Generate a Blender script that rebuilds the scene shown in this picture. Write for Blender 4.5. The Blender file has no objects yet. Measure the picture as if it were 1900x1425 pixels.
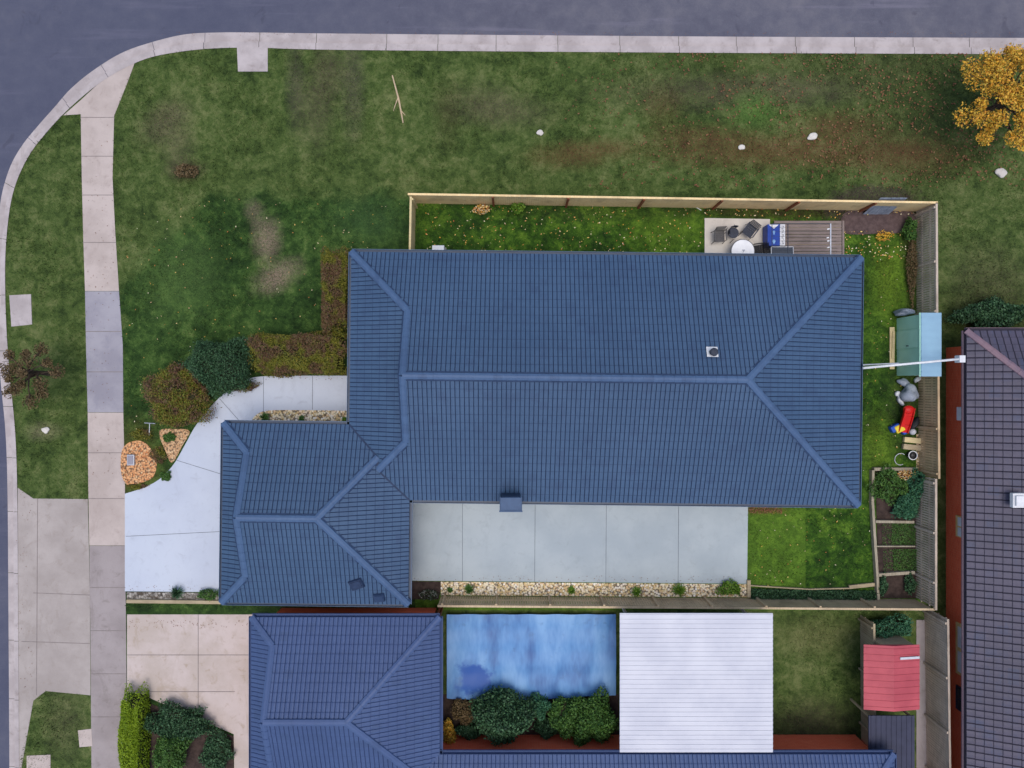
import bpy, bmesh, math, random
import numpy as np
from mathutils import Vector, Matrix
rnd = random.Random(7)
rng = np.random.default_rng(11)
PI = math.pi
sc = bpy.context.scene
C = sc.collection

# ------------------------------------------------------------------ camera, sky, sun
H = 31.7                       # drone height
F = 1267.0                     # focal length in photo pixels (24 mm on 36 mm)
cam_d = bpy.data.cameras.new('camera'); cam = bpy.data.objects.new('camera', cam_d); C.objects.link(cam)
cam_d.sensor_width = 36; cam_d.lens = 36 * F / 1900
cam_d.clip_start = 0.5; cam_d.clip_end = 2000
cam.location = (0, 0, H); cam.rotation_euler = (0, 0, 0)
sc.camera = cam
w = bpy.data.worlds.new('World'); sc.world = w; w.use_nodes = True
nt = w.node_tree
sky = nt.nodes.new('ShaderNodeTexSky'); sky.sky_type = 'NISHITA'; sky.sun_disc = False
sky.sun_elevation = math.radians(80); sky.sun_rotation = math.radians(165)
sky.air_density = 1.0; sky.dust_density = 2.5; sky.ozone_density = 1.0
bg = nt.nodes['Background']; nt.links.new(sky.outputs[0], bg.inputs[0]); bg.inputs[1].default_value = 0.15
sun_d = bpy.data.lights.new('sun', 'SUN'); sun_d.energy = 1.15; sun_d.angle = math.radians(38); sun_d.color = (1.0, 0.95, 0.88)
sun = bpy.data.objects.new('sun', sun_d); C.objects.link(sun)
el, az = math.radians(85), math.radians(165)     # light comes from the lower right of the picture
d = Vector((math.sin(az) * math.cos(el), math.cos(az) * math.cos(el), math.sin(el)))
sun.rotation_euler = d.to_track_quat('Z', 'Y').to_euler(); sun.location = d * 60
sc.view_settings.view_transform = 'Standard'; sc.view_settings.look = 'None'
sc.view_settings.gamma = 1.0; sc.view_settings.exposure = 0.3
sc.cycles.max_bounces = 6

# ------------------------------------------------------------------ helpers
def P(px, py, z=0.0):
    s = (H - z) / F
    return Vector(((px - 950) * s, (712.5 - py) * s, z))
def srgb(r, g, b):
    f = lambda c: (c / 255 / 12.92) if c <= 10 else ((c / 255 + .055) / 1.055) ** 2.4
    return (f(r), f(g), f(b), 1)

class NT:
    def __init__(s, name, rough=.85, metal=0.0, spec=.3):
        s.m = bpy.data.materials.new(name); s.m.use_nodes = True; s.t = s.m.node_tree
        s.b = s.t.nodes['Principled BSDF']; s.b.inputs['Roughness'].default_value = rough
        s.b.inputs['Metallic'].default_value = metal; s.b.inputs['Specular IOR Level'].default_value = spec
        g = s.t.nodes.new('ShaderNodeNewGeometry'); s.pos = g.outputs['Position']; s.isl = g.outputs['Random Per Island']
    def _in(s, sock, v):
        if isinstance(v, bpy.types.NodeSocket): s.t.links.new(v, sock)
        else: sock.default_value = v
    def noise(s, scale, detail=4, rough=.55, vec=None, dist=0):
        n = s.t.nodes.new('ShaderNodeTexNoise'); n.inputs['Scale'].default_value = scale
        n.inputs['Detail'].default_value = detail; n.inputs['Roughness'].default_value = rough
        n.inputs['Distortion'].default_value = dist
        s.t.links.new(vec if vec is not None else s.pos, n.inputs['Vector']); return n.outputs['Fac']
    def math(s, op, a, b=0.0, c=0.0, clamp=False):
        n = s.t.nodes.new('ShaderNodeMath'); n.operation = op; n.use_clamp = clamp
        s._in(n.inputs[0], a); s._in(n.inputs[1], b); s._in(n.inputs[2], c); return n.outputs[0]
    def rng(s, v, a, b, c=0.0, d=1.0):
        n = s.t.nodes.new('ShaderNodeMapRange'); n.interpolation_type = 'SMOOTHSTEP'
        for i, x in enumerate((v, a, b, c, d)): s._in(n.inputs[i], x)
        return n.outputs[0]
    def mix(s, f, a, b):
        n = s.t.nodes.new('ShaderNodeMix'); n.data_type = 'RGBA'
        s._in(n.inputs[0], f); s._in(n.inputs[6], a); s._in(n.inputs[7], b); return n.outputs[2]
    def ramp(s, f, stops):
        n = s.t.nodes.new('ShaderNodeValToRGB'); s._in(n.inputs[0], f); e = n.color_ramp.elements
        while len(e) < len(stops): e.new(.5)
        for i, (p, c) in enumerate(stops): e[i].position = p; e[i].color = c
        return n.outputs[0]
    def xyz(s):
        n = s.t.nodes.new('ShaderNodeSeparateXYZ'); s.t.links.new(s.pos, n.inputs[0]); return n.outputs
    def scaled(s, v):
        n = s.t.nodes.new('ShaderNodeVectorMath'); n.operation = 'MULTIPLY'
        s.t.links.new(s.pos, n.inputs[0]); n.inputs[1].default_value = v; return n.outputs[0]
    def blob(s, x, y, rx, ry, edge=.5, nz=None, rot=0):
        o = s.xyz(); dx = s.math('SUBTRACT', o[0], x); dy = s.math('SUBTRACT', o[1], y)
        if rot:
            c, sn = math.cos(rot), math.sin(rot)
            ax = s.math('ADD', s.math('MULTIPLY', dx, c), s.math('MULTIPLY', dy, sn))
            dy = s.math('SUBTRACT', s.math('MULTIPLY', dy, c), s.math('MULTIPLY', dx, sn)); dx = ax
        a = s.math('POWER', s.math('ABSOLUTE', s.math('DIVIDE', dx, rx)), 2.0)
        b = s.math('POWER', s.math('ABSOLUTE', s.math('DIVIDE', dy, ry)), 2.0)
        r = s.math('SQRT', s.math('ADD', a, b))
        if nz is not None: r = s.math('ADD', r, s.math('MULTIPLY', s.math('SUBTRACT', nz, .5), 1.8))
        return s.rng(r, 1 + edge, 1 - edge)
    def bump(s, h, strength=.3, dist=.02):
        n = s.t.nodes.new('ShaderNodeBump'); n.inputs['Strength'].default_value = strength
        n.inputs['Distance'].default_value = dist; s._in(n.inputs['Height'], h)
        s.t.links.new(n.outputs[0], s.b.inputs['Normal'])
    def col(s, c): s._in(s.b.inputs['Base Color'], c); return s

def simple(name, a, b, scale=3, rough=.8, metal=0, spec=.3, bump=.2, fine=60, contrast=(.35, .65)):
    n = NT(name, rough, metal, spec)
    big = n.noise(scale, 5); f = n.noise(fine, 3)
    k = n.math('ADD', n.math('MULTIPLY', big, .65), n.math('MULTIPLY', f, .35))
    n.col(n.mix(n.rng(k, *contrast), a, b)); n.bump(f, bump, .01)
    return n.m
def leafmat(name, cols, patch=None, rough=.6):
    n = NT(name, rough, 0, .25)
    stops = [(i / max(1, len(cols) - 1), c) for i, c in enumerate(cols)]
    c = n.ramp(n.isl, stops)
    if patch:
        cols2, scale = patch
        c2 = n.ramp(n.isl, [(i / max(1, len(cols2) - 1), x) for i, x in enumerate(cols2)])
        c = n.mix(n.rng(n.noise(scale, 3), .44, .56), c, c2)
    n.col(c); return n.m

class MB:
    def __init__(s): s.v = []; s.f = []; s.mi = []
    def add(s, vs, fs, mi=0):
        o = len(s.v); s.v += [tuple(x) for x in vs]
        for f in fs: s.f.append(tuple(i + o for i in f)); s.mi.append(mi)
        return s
    def box(s, c, size, rz=0, mi=0, R=None, taper=1.0):
        hx, hy, hz = size[0] / 2, size[1] / 2, size[2] / 2
        M = (R if R is not None else Matrix.Rotation(rz, 3, 'Z'))
        vs = []
        for z in (-1, 1):
            k = taper if z > 0 else 1
            for x, y in ((-1, -1), (1, -1), (1, 1), (-1, 1)):
                vs.append(Vector(c) + M @ Vector((x * hx * k, y * hy * k, z * hz)))
        return s.add(vs, [(3, 2, 1, 0), (4, 5, 6, 7), (0, 1, 5, 4), (1, 2, 6, 5), (2, 3, 7, 6), (3, 0, 4, 7)], mi)
    def beam(s, a, b, wd, ht, mi=0):
        a, b = Vector(a), Vector(b); u = (b - a); L = u.length; u.normalize()
        up = Vector((0, 0, 1)) if abs(u.z) < .95 else Vector((0, 1, 0))
        r = u.cross(up).normalized(); t = r.cross(u)
        M = Matrix((u, r, t)).transposed()
        return s.box((a + b) / 2, (L, wd, ht), R=M, mi=mi)
    def tube(s, pts, r, n=8, mi=0, close=True):
        pts = [Vector(p) for p in pts]
        rs = r if isinstance(r, (list, tuple)) else [r] * len(pts)
        rings = []; vs = []
        for i, p in enumerate(pts):
            u = (pts[min(i + 1, len(pts) - 1)] - pts[max(i - 1, 0)]).normalized()
            up = Vector((0, 0, 1)) if abs(u.z) < .9 else Vector((1, 0, 0))
            a = u.cross(up).normalized(); b = u.cross(a)
            for k in range(n):
                t = 2 * PI * k / n; vs.append(p + (a * math.cos(t) + b * math.sin(t)) * rs[i])
        fs = []
        for i in range(len(pts) - 1):
            for k in range(n):
                k2 = (k + 1) % n; fs.append((i * n + k, i * n + k2, (i + 1) * n + k2, (i + 1) * n + k))
        if close:
            fs.append(tuple(range(n))); fs.append(tuple((len(pts) - 1) * n + k for k in reversed(range(n))))
        return s.add(vs, fs, mi)
    def lathe(s, c, prof, n=24, mi=0):
        vs = []; c = Vector(c)
        for r, z in prof:
            for k in range(n): t = 2 * PI * k / n; vs.append(c + Vector((r * math.cos(t), r * math.sin(t), z)))
        fs = []
        for i in range(len(prof) - 1):
            for k in range(n):
                k2 = (k + 1) % n; fs.append((i * n + k, i * n + k2, (i + 1) * n + k2, (i + 1) * n + k))
        fs.append(tuple(reversed(range(n)))); fs.append(tuple((len(prof) - 1) * n + k for k in range(n)))
        return s.add(vs, fs, mi)
    def prism(s, pts, z0, z1, mi=0):
        pts = [(p[0], p[1]) for p in pts]
        A = sum(pts[i][0] * pts[(i + 1) % len(pts)][1] - pts[(i + 1) % len(pts)][0] * pts[i][1] for i in range(len(pts)))
        if A < 0: pts = pts[::-1]
        n = len(pts)
        vs = [(x, y, z0) for x, y in pts] + [(x, y, z1) for x, y in pts]
        fs = [tuple(range(n, 2 * n)), tuple(reversed(range(n)))] + [(i, (i + 1) % n, n + (i + 1) % n, n + i) for i in range(n)]
        return s.add(vs, fs, mi)
    def blob(s, c, r, seed=0, amp=.15, n=3, mi=0, squash=None):
        bm = bmesh.new(); bmesh.ops.create_icosphere(bm, subdivisions=n, radius=1)
        R = random.Random(seed); ph = [(R.uniform(1.5, 4), R.uniform(0, 6), R.uniform(1.5, 4), R.uniform(0, 6), R.uniform(1.5, 4)) for _ in range(4)]
        vs = []
        for v in bm.verts:
            k = 1 + amp * sum(math.sin(a * v.co.x + b) * math.sin(cc * v.co.y + dd) * math.cos(e * v.co.z) for a, b, cc, dd, e in ph) / 1.6
            vs.append(Vector(c) + Vector((v.co.x * r[0], v.co.y * r[1], v.co.z * r[2])) * k)
        fs = [tuple(v.index for v in f.verts) for f in bm.faces]; bm.free()
        return s.add(vs, fs, mi)
    def build(s, name, mats, parent=None, bevel=0, smooth=False, loc=None):
        me = bpy.data.meshes.new(name)
        vs = s.v
        if loc is not None: L = Vector(loc); vs = [tuple(Vector(v) - L) for v in vs]
        me.from_pydata(vs, [], s.f)
        for m in (mats if isinstance(mats, (list, tuple)) else [mats]): me.materials.append(m)
        if any(s.mi): me.polygons.foreach_set('material_index', s.mi)
        if smooth: me.polygons.foreach_set('use_smooth', [True] * len(me.polygons))
        me.update(); me.validate()
        o = bpy.data.objects.new(name, me); C.objects.link(o)
        if loc is not None: o.location = loc
        if parent is not None: o.parent = parent
        if bevel:
            b = o.modifiers.new('bevel', 'BEVEL'); b.width = bevel; b.segments = 2; b.limit_method = 'ANGLE'
        return o
def tag(o, label, cat, group=None, kind=None):
    if label: o['label'] = label
    if cat: o['category'] = cat
    if group: o['group'] = group
    if kind: o['kind'] = kind
    return o
def empty(name, label, cat, group=None, loc=(0, 0, 0)):
    o = bpy.data.objects.new(name, None); C.objects.link(o); o.empty_display_size = .3
    o.location = loc
    return tag(o, label, cat, group)
def struct(o): o['kind'] = 'structure'; return o
def put(child, parent):
    """parent a child built in world coordinates to an Empty that stands at its own place"""
    child.parent = parent; child.location = child.location - parent.location; return child
def quads(name, V, mat, parent=None, k=4):
    """V: (n,k,3) array of loose polygons"""
    n = len(V); me = bpy.data.meshes.new(name)
    me.vertices.add(n * k); me.vertices.foreach_set('co', np.ascontiguousarray(V, dtype=np.float32).ravel())
    me.loops.add(n * k); me.loops.foreach_set('vertex_index', np.arange(n * k, dtype=np.int32))
    me.polygons.add(n); me.polygons.foreach_set('loop_start', np.arange(n, dtype=np.int32) * k)
    me.polygons.foreach_set('loop_total', np.full(n, k, dtype=np.int32))
    me.update(calc_edges=True); me.validate()
    me.materials.append(mat)
    o = bpy.data.objects.new(name, me); C.objects.link(o)
    if parent is not None: put(o, parent)
    return o
def leaf_arr(pts, size, flat=.3):
    """pts (n,3) -> rhombic leaves facing random directions, flat=0..1 how far they lie level"""
    n = len(pts); a = rng.normal(size=(n, 3)); a[:, 2] *= (1 - flat); a /= np.linalg.norm(a, axis=1)[:, None]
    b = rng.normal(size=(n, 3)); b[:, 2] *= (1 - flat); b -= (a * b).sum(1)[:, None] * a; b /= np.linalg.norm(b, axis=1)[:, None]
    s = size * rng.uniform(.6, 1.4, size=(n, 1))
    bend = np.cross(a, b) * s * .25
    return np.stack([pts - a * s, pts - b * s * .55 + bend, pts + a * s, pts + b * s * .55 + bend], 1)
def smooth(pts, n=6, closed=False):
    out = []; L = len(pts)
    for i in range(L if closed else L - 1):
        g = (lambda k: pts[k % L]) if closed else (lambda k: pts[max(0, min(L - 1, k))])
        p0, p1, p2, p3 = g(i - 1), g(i), g(i + 1), g(i + 2)
        for j in range(n):
            t = j / n
            out.append(tuple(.5 * (2 * p1[k] + (p2[k] - p0[k]) * t + (2 * p0[k] - 5 * p1[k] + 4 * p2[k] - p3[k]) * t * t + (3 * p1[k] - p0[k] - 3 * p2[k] + p3[k]) * t ** 3) for k in (0, 1)))
    if not closed: out.append(tuple(pts[-1]))
    return out
def W(pts, z=0): return [tuple(P(x, y, z))[:2] for x, y in pts]
def inside(x, y, poly):
    r = np.zeros(len(x), bool); n = len(poly)
    for i in range(n):
        x0, y0 = poly[i]; x1, y1 = poly[(i + 1) % n]
        if y0 == y1: continue
        c = ((y0 > y) != (y1 > y)) & (x < (x1 - x0) * (y - y0) / (y1 - y0) + x0); r ^= c
    return r

# ------------------------------------------------------------------ materials
def asphalt():
    n = NT('asphalt', .9, 0, .25); a = n.noise(.25, 4); b = n.noise(90, 3, .7); c = n.noise(1.6, 5, .65)
    k = n.math('ADD', n.math('MULTIPLY', a, .45), n.math('ADD', n.math('MULTIPLY', b, .2), n.math('MULTIPLY', c, .35)))
    base = n.ramp(k, [(.36, srgb(78, 78, 92)), (.5, srgb(92, 92, 104)), (.64, srgb(108, 106, 114))])
    st = n.noise(.5, 5, .6, n.scaled((.25, 3.0, 1)))
    base = n.mix(n.rng(st, .56, .72, 0, .5), base, srgb(122, 118, 132))
    ag = n.noise(45, 2, .9); base = n.mix(n.rng(ag, .6, .72, 0, .35), base, srgb(150, 148, 152)); base = n.mix(n.rng(ag, .4, .3, 0, .4), base, srgb(60, 60, 70))
    o = n.xyz(); base = n.mix(n.rng(o[0], 4, -16, 0, .5), base, srgb(70, 76, 98))
    ol = n.noise(.9, 3, .5, dist=1.0); base = n.mix(n.rng(ol, .64, .72, 0, .4), base, srgb(66, 66, 80))
    n.col(base); n.bump(b, .5, .01); return n.m
def concrete(name, a, b, stain, sc_=.6):
    n = NT(name, .85, 0, .25); x = n.noise(sc_, 6, .6); y = n.noise(70, 3, .7); z = n.noise(2.2, 6, .7, dist=.6)
    c = n.mix(n.rng(x, .35, .65), a, b); c = n.mix(n.rng(z, .52, .75, 0, .55), c, stain)
    c = n.mix(n.rng(y, .45, .75, 0, .18), c, stain)
    w_ = n.noise(.9, 6, .75, n.scaled((1, .45, 1)), .8); c = n.mix(n.rng(w_, .55, .68, 0, .3), c, stain)
    sp = n.noise(9, 5, .8); c = n.mix(n.rng(sp, .62, .72, 0, .35), c, stain)
    n.col(c); n.bump(y, .25, .006); return n.m
def grass(blades=False):
    n = NT('grass_blade' if blades else 'turf', .8, 0, .15)
    big = n.noise(.28, 4, .6); mid = n.noise(1.7, 4, .6, dist=.4); fin = n.noise(22, 3, .7)
    m5 = n.noise(5.5, 5, .7, dist=.6)
    k = n.math('ADD', n.math('MULTIPLY', big, .28), n.math('ADD', n.math('MULTIPLY', mid, .34), n.math('ADD', n.math('MULTIPLY', fin, .14), n.math('MULTIPLY', m5, .24))))
    lot = n.ramp(k, [(.41, srgb(24, 44, 16)), (.49, srgb(42, 66, 26)), (.56, srgb(66, 92, 40)), (.66, srgb(116, 128, 74))])
    bright = n.ramp(k, [(.42, srgb(26, 50, 14)), (.5, srgb(52, 84, 22)), (.58, srgb(92, 124, 38))])
    verge = n.ramp(k, [(.41, srgb(42, 58, 24)), (.5, srgb(72, 90, 42)), (.6, srgb(108, 116, 70))])
    o = n.xyz()
    yard = n.math('MULTIPLY', n.rng(o[0], -4.7, -4.4), n.math('LESS_THAN', o[1], 8.4))       # back yard is lusher
    yard = n.math('MULTIPLY', yard, n.math('LESS_THAN', o[0], 19.0))
    yard = n.math('MULTIPLY', yard, n.math('GREATER_THAN', o[1], -10.5))
    turf = n.math('MULTIPLY', n.rng(o[0], 13.66, 13.60), n.math('LESS_THAN', o[1], -5.6))     # sunlit lawn beside the concrete, painted in as a lighter strip
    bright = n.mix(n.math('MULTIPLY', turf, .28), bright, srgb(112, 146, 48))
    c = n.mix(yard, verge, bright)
    wb = n.math('MULTIPLY', n.math('SUBTRACT', n.noise(.9, 4, .6), .5), 2.2)
    front = n.math('MULTIPLY', n.rng(n.math('ADD', o[1], wb), 9.3, 8.3), n.rng(n.math('ADD', o[0], wb), -18.6, -17.9))
    front = n.math('MULTIPLY', front, n.rng(n.math('ADD', n.math('SUBTRACT', o[1], o[0]), wb), 23.4, 22.2))   # cut corner of the block
    front = n.math('MULTIPLY', front, n.math('LESS_THAN', o[0], -4.5))
    mud = n.rng(n.noise(.55, 5, .65, dist=.8), .52, .66, 0, .55)
    mud = n.math('MULTIPLY', mud, n.rng(o[0], -22, 8, .5, 1))
    verge = n.mix(n.math('MULTIPLY', mud, n.rng(n.noise(16, 3, .7), .42, .56)), verge, srgb(84, 66, 50))
    c = n.mix(front, c, lot)
    nz = n.noise(1.3, 5, .65); nz2 = n.noise(7, 4, .7)
    nn = n.math('ADD', n.math('MULTIPLY', nz, .6), n.math('MULTIPLY', nz2, .4))
    spk = n.noise(13, 4, .75)
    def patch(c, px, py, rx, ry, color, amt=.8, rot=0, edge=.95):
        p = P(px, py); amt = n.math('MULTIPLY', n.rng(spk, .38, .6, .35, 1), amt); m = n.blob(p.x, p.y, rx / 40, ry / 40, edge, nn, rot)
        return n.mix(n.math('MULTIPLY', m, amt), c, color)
    br, pk, rd, dk = srgb(86, 72, 62), srgb(150, 128, 112), srgb(98, 62, 44), srgb(44, 40, 26)
    c = patch(c, 495, 445, 20, 34, pk, .75); c = patch(c, 515, 512, 36, 20, pk, .8, .5)
    c = patch(c, 330, 510, 60, 70, srgb(92, 118, 62), .45); c = patch(c, 470, 390, 14, 16, pk, .4)
    c = patch(c, 690, 410, 60, 40, srgb(74, 104, 60), .4)
    c = patch(c, 305, 225, 45, 28, br, .7, .7); c = patch(c, 345, 315, 28, 16, srgb(66, 46, 44), .85)
    c = patch(c, 330, 270, 26, 40, br, .5)
    c = patch(c, 548, 150, 14, 70, srgb(70, 64, 56), .75); c = patch(c, 585, 200, 30, 60, br, .55)
    c = patch(c, 655, 160, 18, 80, srgb(78, 70, 62), .7); c = patch(c, 610, 130, 26, 40, br, .6)
    c = patch(c, 890, 190, 60, 30, br, .5); c = patch(c, 830, 215, 20, 50, srgb(62, 58, 34), .6)
    c = patch(c, 950, 210, 70, 25, br, .45); c = patch(c, 1050, 290, 60, 20, rd, .6)
    c = patch(c, 1120, 275, 50, 16, rd, .6); c = patch(c, 1300, 170, 150, 30, br, .55)
    c = patch(c, 1230, 200, 30, 30, rd, .4); c = patch(c, 1480, 165, 120, 26, br, .6)
    c = patch(c, 1440, 280, 190, 26, rd, .8); c = patch(c, 1560, 235, 70, 24, rd, .7)
    c = patch(c, 1700, 230, 100, 120, dk, .5); c = patch(c, 1640, 120, 160, 26, dk, .5)
    c = patch(c, 1340, 100, 150, 30, srgb(56, 66, 30), .6); c = patch(c, 1290, 250, 80, 16, rd, .5)
    c = patch(c, 1680, 290, 90, 30, rd, .6); c = patch(c, 1840, 570, 80, 50, dk, .85); c = patch(c, 1830, 500, 60, 40, br, .35)
    c = patch(c, 1400, 200, 34, 26, srgb(88, 126, 54), .7)
    c = patch(c, 1650, 520, 30, 60, srgb(120, 146, 40), .55); c = patch(c, 1630, 830, 26, 50, srgb(116, 142, 40), .5); c = patch(c, 1645, 680, 20, 50, srgb(30, 52, 18), .5)
    c = patch(c, 1240, 425, 60, 26, srgb(106, 136, 40), .45)
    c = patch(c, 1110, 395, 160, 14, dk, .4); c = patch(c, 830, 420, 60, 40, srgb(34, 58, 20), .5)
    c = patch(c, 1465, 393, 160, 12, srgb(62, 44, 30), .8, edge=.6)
    c = patch(c, 1620, 385, 90, 40, srgb(66, 54, 52), .95, edge=.25)
    c = patch(c, 1690, 430, 16, 60, srgb(58, 44, 30), .8); c = patch(c, 1692, 540, 10, 90, srgb(52, 48, 30), .7)
    c = patch(c, 1690, 740, 34, 60, srgb(50, 44, 34), .7); c = patch(c, 1415, 944, 36, 8, srgb(110, 66, 44), .8)
    c = patch(c, 255, 860, 34, 60, srgb(120, 104, 50), .5); c = patch(c, 80, 800, 26, 14, srgb(150, 140, 110), .5)
    c = patch(c, 1520, 1180, 60, 30, srgb(106, 102, 66), .6); c = patch(c, 1510, 1340, 60, 40, br, .6)
    c = patch(c, 120, 1340, 34, 60, br, .4)
    if blades:
        c = n.mix(n.rng(n.isl, .55, 1, 0, .42), c, srgb(132, 150, 84)); c = n.mix(n.rng(n.isl, .4, 0, 0, .55), c, srgb(24, 36, 16))
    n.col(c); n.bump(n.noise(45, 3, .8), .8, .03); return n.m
def tiled(name, a, b):
    n = NT(name, .55, 0, .35); x = n.noise(.35, 4); y = n.noise(5, 4, .7); z = n.noise(110, 2, .6)
    k = n.math('ADD', n.math('MULTIPLY', x, .45), n.math('ADD', n.math('MULTIPLY', y, .4), n.math('MULTIPLY', z, .15)))
    c = n.mix(n.rng(k, .38, .62), a, b)
    sn = n.t.nodes.new('ShaderNodeVectorMath'); sn.operation = 'SNAP'; rt = n.t.nodes.new('ShaderNodeVectorRotate'); rt.inputs['Angle'].default_value = .0116; rt.inputs['Axis'].default_value = (0, 0, 1)
    n.t.links.new(n.pos, rt.inputs['Vector']); n.t.links.new(rt.outputs[0], sn.inputs[0]); sn.inputs[1].default_value = (.374, .343, 50)
    wn = n.t.nodes.new('ShaderNodeTexWhiteNoise'); n.t.links.new(sn.outputs[0], wn.inputs['Vector'])
    c = n.mix(n.rng(wn.outputs['Value'], .3, 1, 0, .22), c, b); c = n.mix(n.rng(wn.outputs['Value'], .25, 0, 0, .3), c, srgb(50, 68, 98))
    st = n.noise(1.2, 6, .75, n.scaled((2.2, .5, 1)))
    c = n.mix(n.rng(st, .5, .72, 0, .35), c, srgb(52, 70, 100)); sp = n.noise(26, 3, .7)
    c = n.mix(n.rng(sp, .66, .74, 0, .35), c, srgb(128, 140, 150))
    n.col(c); n.bump(z, .25, .004); return n.m
def timber(name, a, b, dirx=True, rough=.85):
    n = NT(name, rough, 0, .2); g = n.noise(7, 5, .7, n.scaled((.3, 5, 5) if dirx else (5, .3, 5))); h = n.noise(1.1, 3)
    c = n.mix(n.rng(g, .3, .7), a, b); c = n.mix(n.rng(h, .45, .7, 0, .35), c, srgb(90, 80, 68))
    c = n.mix(n.math('MULTIPLY', n.isl, .3), c, b)
    n.col(c); n.bump(g, .4, .006); return n.m
def brick(name, a, b, mortar, sc_=1.0):
    n = NT(name, .9, 0, .2); t = n.t.nodes.new('ShaderNodeTexBrick')
    m = n.t.nodes.new('ShaderNodeCombineXYZ'); o = n.xyz()
    n.t.links.new(n.math('ADD', o[0], o[1]), m.inputs[0]); n.t.links.new(o[2], m.inputs[1])
    n.t.links.new(m.outputs[0], t.inputs['Vector']); t.inputs['Scale'].default_value = 1.0
    t.inputs['Brick Width'].default_value = .24; t.inputs['Row Height'].default_value = .086; t.inputs['Mortar Size'].default_value = .008
    t.inputs['Color1'].default_value = a; t.inputs['Color2'].default_value = b; t.inputs['Mortar'].default_value = mortar
    n.col(n.mix(n.rng(n.noise(2), .4, .7, 0, .3), t.outputs['Color'], b)); n.bump(t.outputs['Fac'], -.4, .01); return n.m
def pebbles(name, cols, scale=16):
    n = NT(name, .8, 0, .3); v = n.t.nodes.new('ShaderNodeTexVoronoi'); v.inputs['Scale'].default_value = scale
    n.t.links.new(n.pos, v.inputs['Vector'])
    s = n.t.nodes.new('ShaderNodeSeparateColor'); n.t.links.new(v.outputs['Color'], s.inputs[0])
    c = n.ramp(s.outputs[0], [(i / (len(cols) - 1), x) for i, x in enumerate(cols)])
    c = n.mix(n.rng(v.outputs['Distance'], .45, .75, 0, .8), c, srgb(70, 58, 44))
    n.col(c); n.bump(n.math('SUBTRACT', 1, v.outputs['Distance']), .9, .03); return n.m

M = {}
M['asphalt'] = asphalt()
M['kerb'] = concrete('kerb_concrete', srgb(186, 176, 174), srgb(166, 156, 154), srgb(134, 122, 116), .9)
M['path'] = concrete('footpath_concrete', srgb(190, 176, 168), srgb(174, 160, 152), srgb(150, 134, 126), .5)
M['path_grey'] = concrete('grey_footpath_concrete', srgb(160, 150, 148), srgb(144, 134, 132), srgb(116, 106, 100), .5)
M['path_blue'] = concrete('weathered_footpath_concrete', srgb(160, 156, 162), srgb(142, 138, 146), srgb(130, 128, 140), .5)
M['cross'] = concrete('crossover_concrete', srgb(174, 164, 158), srgb(156, 146, 140), srgb(138, 126, 116), .4)
M['drive'] = concrete('driveway_concrete', srgb(192, 198, 208), srgb(184, 190, 202), srgb(166, 170, 180), .3)
M['drive_side'] = concrete('side_yard_concrete', srgb(172, 181, 184), srgb(159, 169, 174), srgb(148, 156, 160), .35)
M['drive_nb'] = concrete('neighbour_driveway_concrete', srgb(198, 184, 178), srgb(182, 168, 158), srgb(150, 130, 102), .5)
M['joint'] = simple('joint_sealant', srgb(94, 100, 106), srgb(80, 86, 92), bump=0)
M['joint_nb'] = simple('worn_joint', srgb(140, 130, 126), srgb(120, 112, 108), bump=0)
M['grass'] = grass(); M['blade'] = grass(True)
M['soil'] = simple('bare_soil', srgb(48, 38, 34), srgb(74, 60, 54), 4, .95, bump=.8, fine=30)
M['soil_pale'] = simple('mulched_soil', srgb(74, 60, 60), srgb(96, 80, 78), 5, .95, bump=.8, fine=30)
M['tile'] = tiled('blue_roof_tile', srgb(54, 79, 108), srgb(63, 88, 117))
M['tile_cap'] = tiled('blue_ridge_cap', srgb(64, 88, 121), srgb(72, 97, 130))
M['tile_joint'] = simple('tile_joint_shade', srgb(38, 56, 84), srgb(46, 64, 94), 6, .8, bump=.1)  # shade in the tile grooves, put into a darker joint colour
M['valley'] = simple('valley_iron', srgb(34, 48, 74), srgb(42, 58, 86), 6, .6, bump=.1)
M['gutter'] = simple('dark_blue_gutter', srgb(30, 50, 76), srgb(38, 60, 88), 2, .45, spec=.5, bump=.05)
M['gutter_lip'] = simple('blue_gutter_lip', srgb(66, 92, 120), srgb(76, 102, 130), 2, .45, spec=.5, bump=.05)
M['wall'] = brick('grey_brick', srgb(150, 142, 136), srgb(128, 120, 116), srgb(170, 166, 160))
M['redbrick'] = brick('red_brick', srgb(250, 116, 76), srgb(240, 100, 64), srgb(236, 140, 106))
M['glass'] = simple('window_glass', srgb(30, 38, 46), srgb(40, 50, 60), 1, .08, spec=.8, bump=0)
M['white'] = simple('white_paint', srgb(226, 226, 226), srgb(208, 208, 210), 3, .5, bump=.05)
M['cream'] = simple('cream_paint', srgb(236, 208, 150), srgb(220, 176, 104), 2, .6, bump=.05)
M['fence_n'] = timber('cream_fence_timber', srgb(244, 222, 172), srgb(232, 196, 140), False)
M['fence_post'] = timber('rusty_red_post', srgb(150, 92, 62), srgb(118, 68, 46), False)
M['fence_e'] = timber('grey_fence_timber', srgb(214, 198, 180), srgb(170, 154, 138), False)
M['fence_b'] = timber('brownish_grey_fence_timber', srgb(216, 194, 160), srgb(180, 156, 124), False)
M['fence_tan'] = timber('tan_fence_timber', srgb(214, 188, 152), srgb(180, 154, 118), False)
M['wood'] = timber('weathered_timber', srgb(188, 172, 142), srgb(154, 138, 110))
M['wood_pale'] = timber('pale_timber', srgb(222, 204, 158), srgb(198, 178, 130))
M['deck'] = timber('grey_deck_timber', srgb(150, 136, 130), srgb(120, 108, 104))
M['edge'] = timber('garden_edging_timber', srgb(176, 166, 146), srgb(138, 128, 108), False)
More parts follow.
